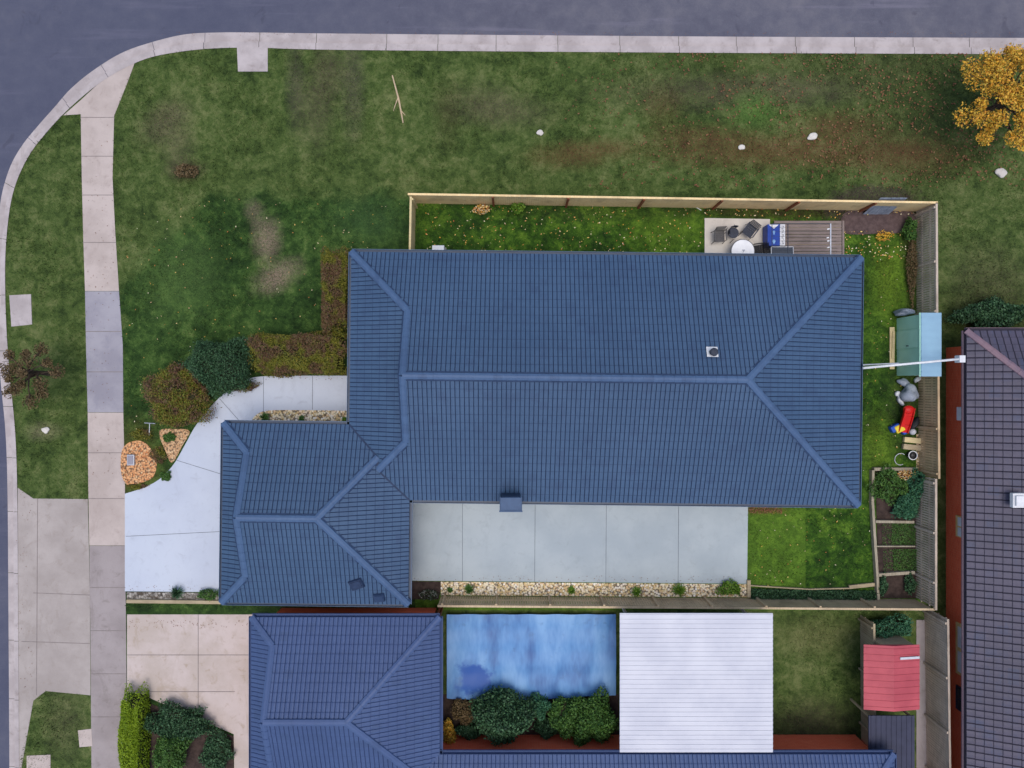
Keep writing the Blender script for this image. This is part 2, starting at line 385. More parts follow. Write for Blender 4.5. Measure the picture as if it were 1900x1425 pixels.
M['pebble'] = pebbles('cream_pebbles', [srgb(228, 208, 164), srgb(240, 228, 200), srgb(206, 180, 124), srgb(220, 186, 144), srgb(246, 240, 226)], 11)
M['stone'] = pebbles('grey_stones', [srgb(150, 144, 136), srgb(96, 90, 84), srgb(178, 172, 162), srgb(70, 66, 62)], 9)
M['bark'] = pebbles('orange_bark_chips', [srgb(206, 146, 96), srgb(226, 170, 118), srgb(184, 118, 72), srgb(216, 180, 136)], 12)
M['tanbark'] = pebbles('tan_bark_chips', [srgb(206, 164, 122), srgb(190, 146, 104), srgb(214, 182, 142)], 12)
M['trunk'] = simple('bark_brown', srgb(84, 70, 58), srgb(60, 48, 40), 4, .95, bump=.8, fine=20)
M['patio'] = concrete('patio_concrete', srgb(212, 206, 196), srgb(200, 192, 184), srgb(172, 164, 156), .6)
M['grey_dark'] = simple('charcoal_mesh', srgb(66, 70, 82), srgb(52, 56, 66), 8, .7)
M['grey_warm'] = simple('warm_grey_mesh', srgb(92, 90, 90), srgb(76, 74, 74), 8, .7)
M['black'] = simple('black_plastic', srgb(34, 34, 38), srgb(26, 26, 30), 8, .6)
M['metal'] = simple('galvanised_metal', srgb(190, 194, 200), srgb(168, 172, 180), 3, .4, .3)
M['table'] = simple('white_tabletop', srgb(238, 238, 238), srgb(226, 226, 228), 4, .4, bump=0)
M['blue'] = simple('royal_blue_plastic', srgb(22, 66, 160), srgb(18, 56, 142), 3, .45, bump=.05)
M['shed_roof'] = simple('pale_blue_steel', srgb(130, 164, 186), srgb(138, 174, 194), 1.2, .5, bump=.05)
M['shed_wall'] = simple('mint_green_steel', srgb(184, 232, 210), srgb(174, 222, 200), 2, .5, bump=.05)
M['red'] = simple('red_plastic', srgb(206, 30, 26), srgb(190, 24, 22), 3, .45, bump=.05)
M['yellow'] = simple('yellow_plastic', srgb(232, 206, 60), srgb(220, 190, 44), 3, .45, bump=.05)
M['toyblue'] = simple('blue_plastic', srgb(36, 82, 176), srgb(30, 70, 156), 3, .45, bump=.05)
M['tarp_grey'] = simple('grey_tarpaulin', srgb(150, 158, 170), srgb(120, 128, 142), 3, .6, bump=.3, fine=14)
M['tarp_light'] = simple('pale_grey_plastic', srgb(206, 208, 212), srgb(182, 184, 190), 3, .5, bump=.1)
M['white_roof'] = simple('white_steel_roofing', srgb(206, 206, 212), srgb(190, 191, 200), .7, .5, bump=.05)
M['pink_roof'] = simple('faded_red_roofing', srgb(186, 84, 92), srgb(166, 70, 80), 1.2, .6, bump=.05)
M['slate'] = simple('slate_blue_roofing', srgb(56, 58, 78), srgb(46, 48, 66), 2, .6, bump=.1)
M['dark_tile'] = tiled('charcoal_roof_tile', srgb(68, 65, 80), srgb(80, 75, 92))
M['dark_joint'] = simple('charcoal_tile_joint', srgb(50, 48, 60), srgb(56, 52, 66), 6, .8, bump=.1)
M['dark_cap'] = tiled('reddish_grey_ridge_cap', srgb(122, 98, 108), srgb(132, 108, 116))
M['nb_tile'] = tiled('steel_blue_roof_tile', srgb(56, 75, 114), srgb(64, 84, 123))
M['nb_joint'] = simple('steel_blue_tile_joint', srgb(54, 71, 110), srgb(60, 77, 116), 6, .8, bump=.1)
M['nb_cap'] = tiled('steel_blue_ridge_cap', srgb(63, 82, 122), srgb(69, 89, 128))
M['paver_red'] = brick('red_paver', srgb(176, 88, 60), srgb(160, 74, 52), srgb(130, 90, 74))
n = NT('blue_pool_cover', .5, 0, .4); x = n.noise(.5, 4, .6, n.scaled((1.6, .5, 1))); y = n.noise(2.2, 4)
cc = n.ramp(x, [(.34, srgb(52, 94, 150)), (.5, srgb(88, 138, 190)), (.66, srgb(120, 164, 208))])
cc = n.mix(n.rng(y, .6, .75, 0, .5), cc, srgb(72, 108, 150)); pp = P(880, 1255)
cc = n.mix(n.blob(pp.x, pp.y, .75, .7, .3, y), cc, srgb(30, 82, 158)); n.col(cc); n.bump(x, .5, .05); M['pool_cover'] = n.m

M['twig'] = simple('inner_twigs', srgb(50, 48, 28), srgb(34, 38, 22), 9, .95, bump=.8, fine=25)
G = {}
G['dark'] = leafmat('dark_green_leaf', [srgb(22, 44, 28), srgb(44, 76, 46), srgb(74, 108, 72), srgb(28, 54, 34)])
G['hedge'] = leafmat('olive_hedge_leaf', [srgb(70, 78, 24), srgb(112, 112, 36), srgb(90, 96, 30), srgb(136, 122, 46)], ([srgb(84, 62, 44), srgb(112, 84, 56), srgb(92, 70, 58), srgb(96, 98, 40)], 1.5))
G['hedge2'] = leafmat('russet_hedge_leaf', [srgb(84, 96, 30), srgb(128, 112, 44), srgb(104, 84, 38), srgb(118, 132, 44), srgb(70, 86, 28)], ([srgb(90, 66, 50), srgb(116, 84, 62), srgb(94, 74, 62), srgb(110, 112, 40)], 1.6))
G['fresh'] = leafmat('fresh_green_leaf', [srgb(60, 92, 24), srgb(96, 132, 36), srgb(76, 112, 34), srgb(130, 158, 56)])
G['mid'] = leafmat('mid_green_leaf', [srgb(40, 72, 26), srgb(64, 98, 40), srgb(84, 118, 50), srgb(50, 84, 44)])
G['lime'] = leafmat('lime_hedge_leaf', [srgb(104, 130, 20), srgb(130, 152, 28), srgb(88, 116, 20)])
G['orange'] = leafmat('autumn_orange_leaf', [srgb(232, 168, 48), srgb(208, 170, 58), srgb(206, 138, 50), srgb(240, 190, 76), srgb(160, 144, 60), srgb(216, 176, 58)])
G['brown'] = leafmat('dry_brown_leaf', [srgb(90, 76, 48), srgb(112, 92, 64), srgb(74, 66, 40)])
G['fallen'] = leafmat('fallen_leaf', [srgb(226, 206, 120), srgb(196, 128, 62), srgb(230, 222, 190), srgb(206, 160, 60), srgb(170, 92, 60)])
G['fallen_red'] = leafmat('fallen_red_leaf', [srgb(110, 70, 46), srgb(130, 86, 58), srgb(96, 56, 40), srgb(146, 112, 76)])
G['teal'] = leafmat('blue_green_leaf', [srgb(40, 84, 62), srgb(60, 106, 78), srgb(48, 92, 60), srgb(80, 124, 88)])

# ------------------------------------------------------------------ ground, road, kerb, paths
mb = MB(); mb.add([(-500, -500, -.16), (500, -500, -.16), (500, 500, -.16), (-500, 500, -.16)], [(0, 1, 2, 3)])
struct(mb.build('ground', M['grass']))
outer = [(2900, 70), (2400, 70), (1900, 68), (1260, 65), (640, 60), (480, 58), (400, 58), (337, 62), (269, 79), (219, 98), (168, 130), (128, 163), (98, 197), (67, 232), (40, 265), (20, 298), (7, 332), (-2, 370), (-9, 430), (-12, 500), (-10, 600), (-3, 700), (5, 780), (9, 850), (11, 950), (12, 1100), (14, 1425), (16, 1900), (16, 2700)]
inner = [(2900, 104), (2400, 104), (1900, 101), (1260, 98), (640, 93), (480, 89), (400, 90), (337, 96), (279, 107), (233, 126), (186, 154), (146, 186), (114, 216), (85, 248), (60, 280), (42, 312), (29, 344), (20, 380), (13, 435), (10, 500), (12, 600), (19, 700), (27, 780), (31, 850), (33, 950), (34, 1100), (36, 1425), (38, 1900), (38, 2700)]
outer_s = smooth(outer, 6); inner_s = smooth(inner, 6)
ow, iw = W(outer_s), W(inner_s)
mb = MB(); mb.prism([(o[0], o[1]) for o in ow] + [(ow[-1][0] - 8.6, ow[-1][1]), (ow[-1][0] - 8.6, 16), (-31, 24.5), (ow[0][0], 24.5)], -.2, -.12)
# the road sheet is filled as quads strip: outer line to far edge
road = MB()
far = []
for (x, y) in ow:
    far.append((x, 24.8) if x > -12 else ((-33.0, y) if y < 5 else (-33.0, 24.8)))
for i in range(len(ow) - 1):
    a, b, c, d_ = ow[i], ow[i + 1], far[i + 1], far[i]
    road.add([(a[0], a[1], -.12), (d_[0], d_[1], -.12), (c[0], c[1], -.12), (b[0], b[1], -.12)], [(0, 1, 2, 3)])
# corner piece between the two arms
k1 = max(i for i, p in enumerate(ow) if p[0] > -12); 
road.add([(ow[k1][0], 24.8, -.124), (-33, 24.8, -.124), (-33, 4.9, -.124), (ow[k1][0], ow[k1][1], -.124)], [(0, 1, 2, 3)])
struct(road.build('road', M['asphalt']))
# lawn block (everything inside the kerb stands 12 cm above the road)
mb = MB(); mb.prism(list(iw) + [(iw[0][0], iw[-1][1])], -.16, 0)
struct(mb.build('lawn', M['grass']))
# kerb and gutter
kb = MB(); acc = 0.0
for i in range(len(ow) - 1):
    o0, o1, i0, i1 = map(Vector, (ow[i], ow[i + 1], iw[i], iw[i + 1]))
    L = ((o1 - o0).length + (i1 - i0).length) / 2; nseg = max(1, int(round(L / 2.4)))
    for k in range(nseg):
        t0, t1 = k / nseg, (k + 1) / nseg
        acc += L / nseg
        if acc > 2.3: t1 -= .02 / max(L, .1); acc = 0
        pr = [(0, -.115), (.55, -.105), (.62, .012), (1.0, .02)]
        A = [(o0.lerp(o1, t0)).lerp(i0.lerp(i1, t0), f) for f, z in pr]; B = [(o0.lerp(o1, t1)).lerp(i0.lerp(i1, t1), f) for f, z in pr]
        vs = [(p.x, p.y, pr[j][1]) for j, p in enumerate(A)] + [(p.x, p.y, pr[j][1]) for j, p in enumerate(B)]
        kb.add(vs, [(j, j + 4, j + 5, j + 1) for j in range(3)])
struct(kb.build('kerb', M['kerb']))
# kerb on the far side of the road
kb = MB(); kb.box((20, 24.9, -.06), (64, .35, .2)); kb.box((-33.2, -20, -.06), (.35, 90, .2)); struct(kb.build('kerb_far', M['kerb']))

def slab(name, pts, z, mat, joints=(), jm=None, jw=.018):
    m_ = MB(); m_.prism(W(pts), -.1, z)
    for a, b in joints:
        A, B = P(*a), P(*b); A.z = B.z = z + .003
        m_.beam(A, B, jw, .004, 1)
    return struct(m_.build(name, [mat, jm or M['joint']]))
# footpath
slab('footpath', [(150, 186), (180, 158), (215, 134), (250, 117), (238, 150), (222, 190), (212, 215), (209, 330), (214, 430), (221, 540), (158, 540), (155, 450), (152, 330), (150, 212), (118, 214)], .012, M['path'],
     [((150, 218), (211, 218)), ((152, 290), (210, 290)), ((152, 362), (211, 362)), ((154, 450), (216, 450))], M['joint_nb'], .03)
slab('footpath', [(158, 540.6), (221, 540.6), (228, 640), (229, 765), (163, 765), (160, 650)], .012, M['path_blue'], [((159, 615), (226, 615)), ((161, 690), (228, 690))], M['joint_nb'], .03)
slab('footpath', [(163, 765.6), (229, 765.6), (232, 900), (232, 1012), (166, 1012), (164, 900)], .012, M['path'], [((164, 840), (230, 840)), ((165, 925), (231, 925))], M['joint_nb'], .03)
slab('footpath', [(166, 1012.6), (232, 1012.6), (234, 1160), (236, 1425), (240, 2300), (172, 2300), (170, 1425), (168, 1160)], .012, M['path_grey'], [((167, 1090), (233, 1090)), ((168, 1170), (234, 1170)), ((169, 1250), (235, 1250)), ((169, 1330), (235, 1330))], M['joint_nb'], .03)
slab('crossover', [(33, 905), (62, 925), (163, 926), (167, 1100), (168, 1290), (85, 1282), (62, 1300), (40, 1425), (36, 1425), (34, 1100)], .008, M['cross'], [((62, 1100), (167, 1104)), ((70, 925), (68, 1290)), ((40, 1190), (167, 1194))], M['joint_nb'], .03)
slab('pit_lid', [(440, 88), (497, 88), (497, 133), (442, 133)], .03, M['kerb'])
slab('pit_lid', [(18, 548), (58, 546), (60, 602), (22, 606)], .03, M['kerb'])
slab('verge_slab', [(50, 1402), (94, 1400), (94, 1460), (50, 1460)], .02, M['path'])
slab('verge_slab', [(145, 1355), (170, 1352), (172, 1384), (148, 1386)], .02, M['path'])
# front driveway and curved entry path
d_out = smooth([(648, 697), (560, 697), (492, 698), (458, 704), (420, 727), (388, 758), (362, 792), (342, 828), (322, 862), (296, 889), (266, 905), (232, 916)], 6)
d_in = smooth([(462, 800), (466, 782), (478, 768), (500, 761.5), (560, 761), (648, 762)], 5)
slab('driveway', d_out + [(232, 1097), (470, 1099)] + d_in, .014, M['drive'],
     [((489, 699), (489, 764)), ((580, 698), (580, 760)), ((408, 740), (448, 785)), ((322, 852), (412, 880)), ((234, 995), (412, 986))], M['joint'])
slab('side_concrete', [(740, 915), (1388, 915), (1386, 1083), (740, 1077)], .014, M['drive_side'],
     [((858, 925), (858, 1078)), ((993, 930), (992, 1079)), ((1125, 930), (1124, 1081)), ((1259, 930), (1258, 1082))], M['joint'])
slab('neighbour_driveway', [(236, 1140), (480, 1140), (470, 1520), (436, 1520), (434, 1362), (262, 1288), (236, 1284)], .014, M['drive_nb'],
     [((368, 1140), (368, 1333)), ((236, 1215), (470, 1215)), ((236, 1283), (436, 1283))], M['joint_nb'], .03)
# beds
slab('pebble_bed', d_in[3:] + [(648, 800), (462, 800)], .01, M['pebble'])
slab('bark_bed', smooth([(238, 822), (262, 818), (280, 832), (291, 860), (284, 885), (262, 896), (240, 902), (226, 880), (226, 840)], 5, True), .03, M['bark'])
slab('tanbark_bed', smooth([(296, 800), (325, 796), (352, 800), (338, 828), (320, 858), (308, 838)], 5, True), .028, M['tanbark'])
slab('stone_strip', [(236, 1098), (412, 1100), (412, 1113), (236, 1111)], .035, M['stone'])
slab('pebble_bed', [(818, 1079), (1388, 1084), (1388, 1108), (818, 1104)], .03, M['pebble'])
slab('soil_bed', [(764, 1078), (821, 1079), (814, 1112), (764, 1112)], .02, M['soil'])
slab('mulch_patch', smooth([(1566, 396), (1610, 390), (1690, 392), (1696, 420), (1670, 432), (1625, 434), (1566, 432)], 4, True), .012, M['soil_pale'])
slab('vegetable_bed_soil', [(1624, 874), (1700, 874), (1700, 1110), (1630, 1110)], .02, M['soil'])
slab('patio_slab', [(1307, 405), (1428, 407), (1428, 500), (1307, 500)], .05, M['patio'])
slab('sand_strip', [(1700, 806), (1716, 806), (1716, 872), (1700, 872)], .01, M['pebble'])
# brick paving in the yard of the house to the south
slab('brick_paving', [(818, 1372), (1150, 1376), (1150, 1440), (818, 1440)], .01, M['paver_red'])
slab('brick_paving', [(1430, 1372), (1610, 1372), (1610, 1440), (1430, 1440)], .01, M['paver_red'])
slab('garden_soil', [(818, 1288), (1148, 1288), (1148, 1371), (818, 1371)], .012, M['soil'])
slab('front_garden_soil', [(266, 1300), (434, 1366), (434, 1440), (266, 1440)], .012, M['soil'])
slab('side_path', [(1700, 1150), (1728, 1150), (1732, 1700), (1700, 1700)], .02, M['path_grey'])

# ------------------------------------------------------------------ grass tufts and fallen leaves (stuff)
hard = [W(p) for p in (
    [(112, 60), (255, 100), (212, 215), (209, 330), (228, 640), (232, 900), (238, 1500), (168, 1500), (166, 940), (150, 212), (110, 214)],
    [(30, 905), (62, 925), (170, 926), (170, 1290), (85, 1282), (62, 1300), (36, 1425), (20, 1425)],
    d_out + [(232, 1097), (232, 1116), (470, 1116), (470, 800)] + [(648, 800), (648, 762)],
    [(655, 480), (1585, 490), (1580, 930), (1388, 930), (1388, 1112), (420, 1112), (420, 800), (655, 800)],
    [(1300, 402), (1428, 402), (1565, 408), (1565, 490), (1300, 490)],
    [(236, 1130), (1150, 1130), (1440, 1130), (1440, 1440), (436, 1440), (434, 1362), (262, 1288), (236, 1284)],
    [(1604, 1150), (1735, 1150), (1735, 1440), (1604, 1440)], [(1740, 640), (2000, 640), (2000, 1500), (1740, 1500)],
    [(1624, 874), (1700, 874), (1700, 1110), (1630, 1110)], [(436, 84), (500, 84), (500, 136), (436, 136)], [(14, 544), (62, 544), (62, 608), (14, 608)],
    [(1566, 400), (1690, 398), (1690, 428), (1566, 430)], [(230, 825), (280, 825), (288, 880), (236, 900)], [(266, 1294), (440, 1366), (440, 1440), (266, 1440)],
    [(230, 1285), (266, 1285), (266, 1440), (230, 1440)])]
def scatter(n, box):
    x = rng.uniform(box[0], box[2], n); y = rng.uniform(box[1], box[3], n)
    ok = inside(x, y, list(iw) + [(iw[0][0], iw[-1][1])])
    for h in hard: ok &= ~inside(x, y, h)
    return x[ok], y[ok]
x, y = scatter(330000, (-24.5, -18.5, 24.5, 16.5))
hgt = rng.uniform(.03, .085, len(x)) * (1 + .5 * np.sin(x * 1.3 + 2 * np.sin(y * .9)))
ang = rng.uniform(0, 2 * PI, len(x)); wd = rng.uniform(.008, .02, len(x)); lx, ly = rng.normal(0, .045, (2, len(x)))
p0 = np.stack([x + np.cos(ang) * wd, y + np.sin(ang) * wd, np.full(len(x), -.004)], 1)
p1 = np.stack([x - np.cos(ang) * wd, y - np.sin(ang) * wd, np.full(len(x), -.004)], 1)
p2 = np.stack([x + lx, y + ly, hgt], 1)
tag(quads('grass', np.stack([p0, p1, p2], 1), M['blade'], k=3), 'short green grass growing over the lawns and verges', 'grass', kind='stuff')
def leaves_on(name, n, box_px, mat, label, size=.045, dens=None):
    a, b = P(box_px[0], box_px[3]), P(box_px[2], box_px[1]); x, y = scatter(n, (a.x, a.y, b.x, b.y))
    if dens is not None:
        keep = rng.uniform(size=len(x)) < dens(x, y); x, y = x[keep], y[keep]
    V = leaf_arr(np.stack([x, y, np.full(len(x), .075)], 1), size, .85)
    return tag(quads(name, V, mat), label, 'leaves', kind='stuff')
leaves_on('fallen_leaves', 260, (236, 370, 765, 800), G['fallen'], 'pale yellow leaves scattered thinly over the front lawn', .032)
leaves_on('fallen_leaves', 380, (780, 372, 1310, 470), G['fallen'], 'yellow leaves lying on the strip of lawn behind the house', .035)
leaves_on('fallen_leaves', 620, (1300, 385, 1710, 480), G['fallen'], 'thick scatter of brown and yellow leaves around patio and mulched corner', .04)
leaves_on('fallen_leaves', 520, (1390, 480, 1716, 1110), G['fallen'], 'yellow leaves on the lawn at the right end of the house', .03)
leaves_on('fallen_red_leaves', 5200, (1000, 100, 1900, 350), G['fallen_red'], 'red brown leaf litter on the right half of the top verge', .05,
          lambda x, y: np.clip((x - 1) / 14, 0, 1) * np.clip(.55 + .6 * np.sin(x * .9 + 1) * np.sin(y * 1.3), .05, 1))
def litter(n_, boxes, mat, size, label, z=.03):
    P_ = []
    for (x0, y0, x1, y1, f) in boxes:
        k = int(n_ * f); a = P(x0, y1); b = P(x1, y0)
        P_.append(np.stack([rng.uniform(a.x, b.x, k), rng.uniform(a.y, b.y, k), np.full(k, z)], 1))
    return tag(quads('leaf_litter', leaf_arr(np.concatenate(P_), size, .9), mat), label, 'leaves', kind='stuff')
litter(260, [(762, 1068, 1386, 1078, .5), (1300, 404, 1425, 412, .12), (240, 1086, 408, 1096, .12), (490, 699, 640, 705, .12), (1428, 404, 1560, 412, .14)], G['fallen_red'], .022, 'specks of dry leaf along the edges of the concrete')
litter(500, [(30, 905, 62, 1280, .1), (160, 220, 215, 900, .3), (240, 1150, 460, 1165, .2), (300, 60, 1900, 66, .4)], G['fallen_red'], .022, 'specks of dry leaf on the footpath and in the gutter', .034)
leaves_on('fallen_red_leaves', 260, (1380, 935, 1450, 952), G['fallen_red'], 'clump of red brown leaves by the corner of the side concrete', .035)

# ------------------------------------------------------------------ roofs
S_E = (H - 2.45) / F; TH = .0116; EZ = 2.45
def RF(a, b, h=0.0):
    return Vector(((a * math.cos(TH) - b * math.sin(TH)) * S_E, -(a * math.sin(TH) + b * math.cos(TH)) * S_E, EZ + h * S_E))
def tile_plane(verts, e0, e1, up, pieces, gauge=.37, per=.187, joint=True):
    """tiles on the plane through eave e0-e1 rising to `up`; pieces: convex polygons of world points"""
    e0, e1, up = Vector(e0), Vector(e1), Vector(up)
    u = (e1 - e0).normalized(); nrm = u.cross(up - e0).normalized()
    if nrm.z < 0: nrm = -nrm
    v = nrm.cross(u)
    if v.z < 0: v = -v
    for poly in pieces:
        us = [(p - e0).dot(u) for p in poly]; vs_ = [(p - e0).dot(v) for p in poly]
        u0, u1, v0, v1 = min(us), max(us), min(vs_), max(vs_)
        bm = bmesh.new()
        i0 = math.floor(u0 / per); i1 = math.ceil(u1 / per)
        j0 = math.floor(v0 / gauge); j1 = math.ceil(v1 / gauge)
        prof = [(0, .0), (.035, .018), (.5, .026), (.93, .018)] ; prof[0] = (0.0, .018)
        prof = [(0.0, .018, 0), (.42, .027, 0), (.80, .018, 1), (.90, -.012, 1)]
        for j in range(j0, j1):
            wob = rnd.uniform(-.004, .004)
            rows = []
            for t, lift in ((0.0, .026), (0.05, .028), (1.0, .008)):
                row = []
                for i in range(i0, i1):
                    for q, (f, hh, gm) in enumerate(prof):
                        p = e0 + u * ((i + f) * per) + v * ((j + t) * gauge) + nrm * (lift + hh + wob)
                        row.append(bm.verts.new(p))
                rows.append(row)
            low = [bm.verts.new(vv.co - nrm * .03) for vv in rows[0]]
            for k in range(len(rows[0]) - 1):
                gm = prof[k % 4][2]
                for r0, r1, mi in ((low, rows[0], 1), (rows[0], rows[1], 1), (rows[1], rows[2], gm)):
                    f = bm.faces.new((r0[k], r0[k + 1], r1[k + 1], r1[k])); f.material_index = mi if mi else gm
        cx = sum((p for p in poly), Vector()) / len(poly)
        for k in range(len(poly)):
            a, b = poly[k], poly[(k + 1) % len(poly)]
            ed = Vector((b.x - a.x, b.y - a.y, 0))
            if ed.length < 1e-4: continue
            pn = Vector((ed.y, -ed.x, 0)).normalized()
            if pn.dot(Vector((cx.x - a.x, cx.y - a.y, 0))) > 0: pn = -pn
            bmesh.ops.bisect_plane(bm, geom=bm.verts[:] + bm.edges[:] + bm.faces[:], plane_co=a, plane_no=pn, clear_outer=True)
        bm.normal_update()
        for f in bm.faces:
            if f.normal.dot(nrm) < -.01: f.normal_flip()
        bm.verts.index_update()
        verts.add([vv.co for vv in bm.verts], [], 0)
        o = len(verts.v) - len(bm.verts)
        for f in bm.faces: verts.f.append(tuple(vv.index + o for vv in f.verts)); verts.mi.append(f.material_index)
        bm.free()
    return verts
def caps(mb_, a, b, wd=.15, seg=.42, lift=.075):
    a, b = Vector(a), Vector(b); L = (b - a).length; n = max(1, round(L / seg)); u = (b - a).normalized()
    up = Vector((0, 0, 1)); r = u.cross(up).normalized(); t = r.cross(u)
    for i in range(n):
        p0 = a + u * (L * i / n) ; p1 = a + u * (L * (i + 1) / n + .02)
        k0, k1 = 1.0, .93
        prof = [(-1, -.075), (-.9, -.02), (-.3, .02), (.3, .02), (.9, -.02), (1, -.075)]
        vs = [p0 + r * (x * wd * k0) + t * (z + lift + .012) for x, z in prof] + [p1 + r * (x * wd * k1) + t * (z * .95 + lift) for x, z in prof]
        m = len(prof)
        mb_.add(vs, [(j, j + 1, m + j + 1, m + j) for j in range(m - 1)] + [tuple(range(m)), tuple(reversed(range(m, 2 * m)))], 0)
    return mb_
def under(mb_, polys):
    for p in polys: mb_.add([(q.x, q.y, q.z - .03) for q in p], [tuple(range(len(p)))], 0)

class Hip:
    """hip roof over a0..a1 x b0..b1 (eave-plane units), ridge along a; runs give the ridge ends / Dutch gable"""
    def __init__(s, a0, a1, b0, b1, f, bN, R, runE, gab=None, runW=None, gt=.4):
        s.a0, s.a1, s.b0, s.b1, s.f, s.bR, s.R = a0, a1, b0, b1, f, bN, R
        s.rE = runE; s.gab = gab; s.rW = runW; s.gt = gt
    def build(s, parent, mats, gauge=.37, per=.187, gable_mat=None):
        f, a0, a1, b0, b1, br, R = s.f, s.a0, s.a1, s.b0, s.b1, s.bR, s.R
        NW, NE, SE, SW = f(a0, b0), f(a1, b0), f(a1, b1), f(a0, b1)
        rE = f(a1 - s.rE, br, R)
        t = MB(); un = MB(); names = {}
        if s.gab:
            g = s.gab; kN = g / s.gt_run_n() ; gn = f(a0 + g, b0 + s.gn, s.gh); gs = f(a0 + g, b1 - s.gs, s.gh)
            rW = f(a0 + g, br, R); eN = f(a0 + g, b0); eS = f(a0 + g, b1)
            N = [[NW, eN, gn], [eN, NE, rE, rW]]; S_ = [[SW, eS, gs], [eS, SE, rE, rW]]
            Wp = [[NW, SW, gs, gn]]
        else:
            rW = f(a0 + s.rW, br, R); gn = gs = rW
            N = [[NW, NE, rE, rW]]; S_ = [[SW, SE, rE, rW]]; Wp = [[NW, SW, rW]]
        E = [[NE, SE, rE]]
        for nm, e0, e1, up, pc in (('north', NW, NE, rE, N), ('south', SW, SE, rE, S_), ('east', NE, SE, rE, E), ('west', NW, SW, gn, Wp)):
            t = MB(); tile_plane(t, e0, e1, up, pc, gauge, per)
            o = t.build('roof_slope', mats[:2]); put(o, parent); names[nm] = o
            under(un, pc)
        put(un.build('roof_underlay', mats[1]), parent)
        s.pts = dict(NW=NW, NE=NE, SE=SE, SW=SW, rE=rE, rW=rW, gn=gn, gs=gs)
        if s.gab:
            gm = MB(); off = Vector((.0, 0, 0)); gm.add([gn, gs, rW + Vector((0, 0, 0))], [(0, 1, 2)])
            gm.add([gn + Vector((.05, 0, 0)), gs + Vector((.05, 0, 0)), rW + Vector((.05, 0, 0))], [(2, 1, 0)])
            put(gm.build('gablet', gable_mat or mats[1]), parent)
        return names
    def gt_run_n(s): return 1
def hip_dims(h, g, tW):
    """work out where the Dutch gable foot meets the long slopes"""
    h.gab = g; h.gh = tW * g
    h.gn = h.gh / (h.R / (h.bR - h.b0)); h.gs = h.gh / (h.R / (h.b1 - h.bR))
    return h

def gutter_line(mbg, mbl, a, b, side):
    """a->b eave line; side = outward unit vector; a real trough: back, base and rolled lip"""
    a, b = Vector(a), Vector(b); s = Vector(side); z = Vector((0, 0, 1))
    mbg.beam(a + s * .06 - z * .09, b + s * .06 - z * .09, .11, .012)
    mbg.beam(a + s * .002 - z * .08, b + s * .002 - z * .08, .012, .14)
    mbl.beam(a + s * .122 - z * .05, b + s * .122 - z * .05, .016, .10)

# ---- the main house
house = empty('house', 'blue tiled hip roofed house with attached garage in the middle of the corner block', 'house', loc=(6, 0, 0))
main = Hip(-300.5, 645, -241.8, 217.5, RF, -12.15, 91.9, 240); hip_dims(main, 112, .4)
gar = Hip(-534, -187.5, 78.5, 411, RF, 241.0, 65, 154); hip_dims(gar, 52, .4)
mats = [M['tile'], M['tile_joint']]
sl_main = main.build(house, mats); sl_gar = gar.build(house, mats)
p, q = main.pts, gar.pts
sad1, sad2 = RF(-242.5, 136.5, 23.2), RF(-242.5, 159.5, 23.2)
def bedding(a, b, wd, mat, parent):
    c = MB(); z = Vector((0, 0, .035)); u_ = (b - a).normalized(); r_ = u_.cross(Vector((0, 0, 1))).normalized() * wd; d_ = Vector((0, 0, .045))
    c.add([a + z, b + z, b + z + r_ - d_, a + z + r_ - d_, a + z - r_ - d_, b + z - r_ - d_], [(0, 1, 2, 3), (0, 4, 5, 1)])
    put(c.build('cap_bedding', mat), parent)
def cap_obj(lines, mat=None, wd=.15, parent=house):
    for a, b in lines:
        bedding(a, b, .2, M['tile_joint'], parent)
        c = MB(); caps(c, a, b, wd); put(c.build('ridge_cap', mat or M['tile_cap']), parent)
up = Vector((0, 0, .0))
cap_obj([(p['rW'], p['rE']), (p['NE'], p['rE']), (p['SE'], p['rE']), (p['NW'], p['gn']), (p['rW'], p['gn']), (p['rW'], p['gs']), (sad2, p['gs']),
         (q['rW'], q['rE']), (sad1, q['rE']), (q['SE'], q['rE']), (q['NW'], q['gn']), (q['SW'], q['gs']), (q['rW'], q['gn']), (q['rW'], q['gs'])])
for a, b in ((RF(-300.5, 78.5), sad1), (RF(-187.5, 217.5), sad2), (sad1, sad2)):
    c = MB(); z = Vector((0, 0, .062)); c.beam(a + z, b + z, .07, .012); put(c.build('valley_strip', M['valley']), house)
gt, gl = MB(), MB()
uA = (RF(1, 0) - RF(0, 0)).normalized(); uB = (RF(0, -1) - RF(0, 0)).normalized()      # right, up in the picture
for a, b, s_ in ((p['NW'], p['NE'], uB), (p['NE'], p['SE'], uA), (p['SE'], RF(-187.5, 217.5), -uB), (p['NW'], RF(-300.5, 78.5), -uA),
                 (q['NW'], RF(-300.5, 78.5), uB), (q['NW'], q['SW'], -uA), (q['SW'], q['SE'], -uB), (q['SE'], RF(-187.5, 217.5), uA)):
    gutter_line(gt, gl, a, b, s_)
o = gt.build('gutter', M['gutter']); put(o, house); put(gl.build('gutter_lip', M['gutter_lip']), o) if False else put(gl.build('gutter_lip', M['gutter_lip']), house)
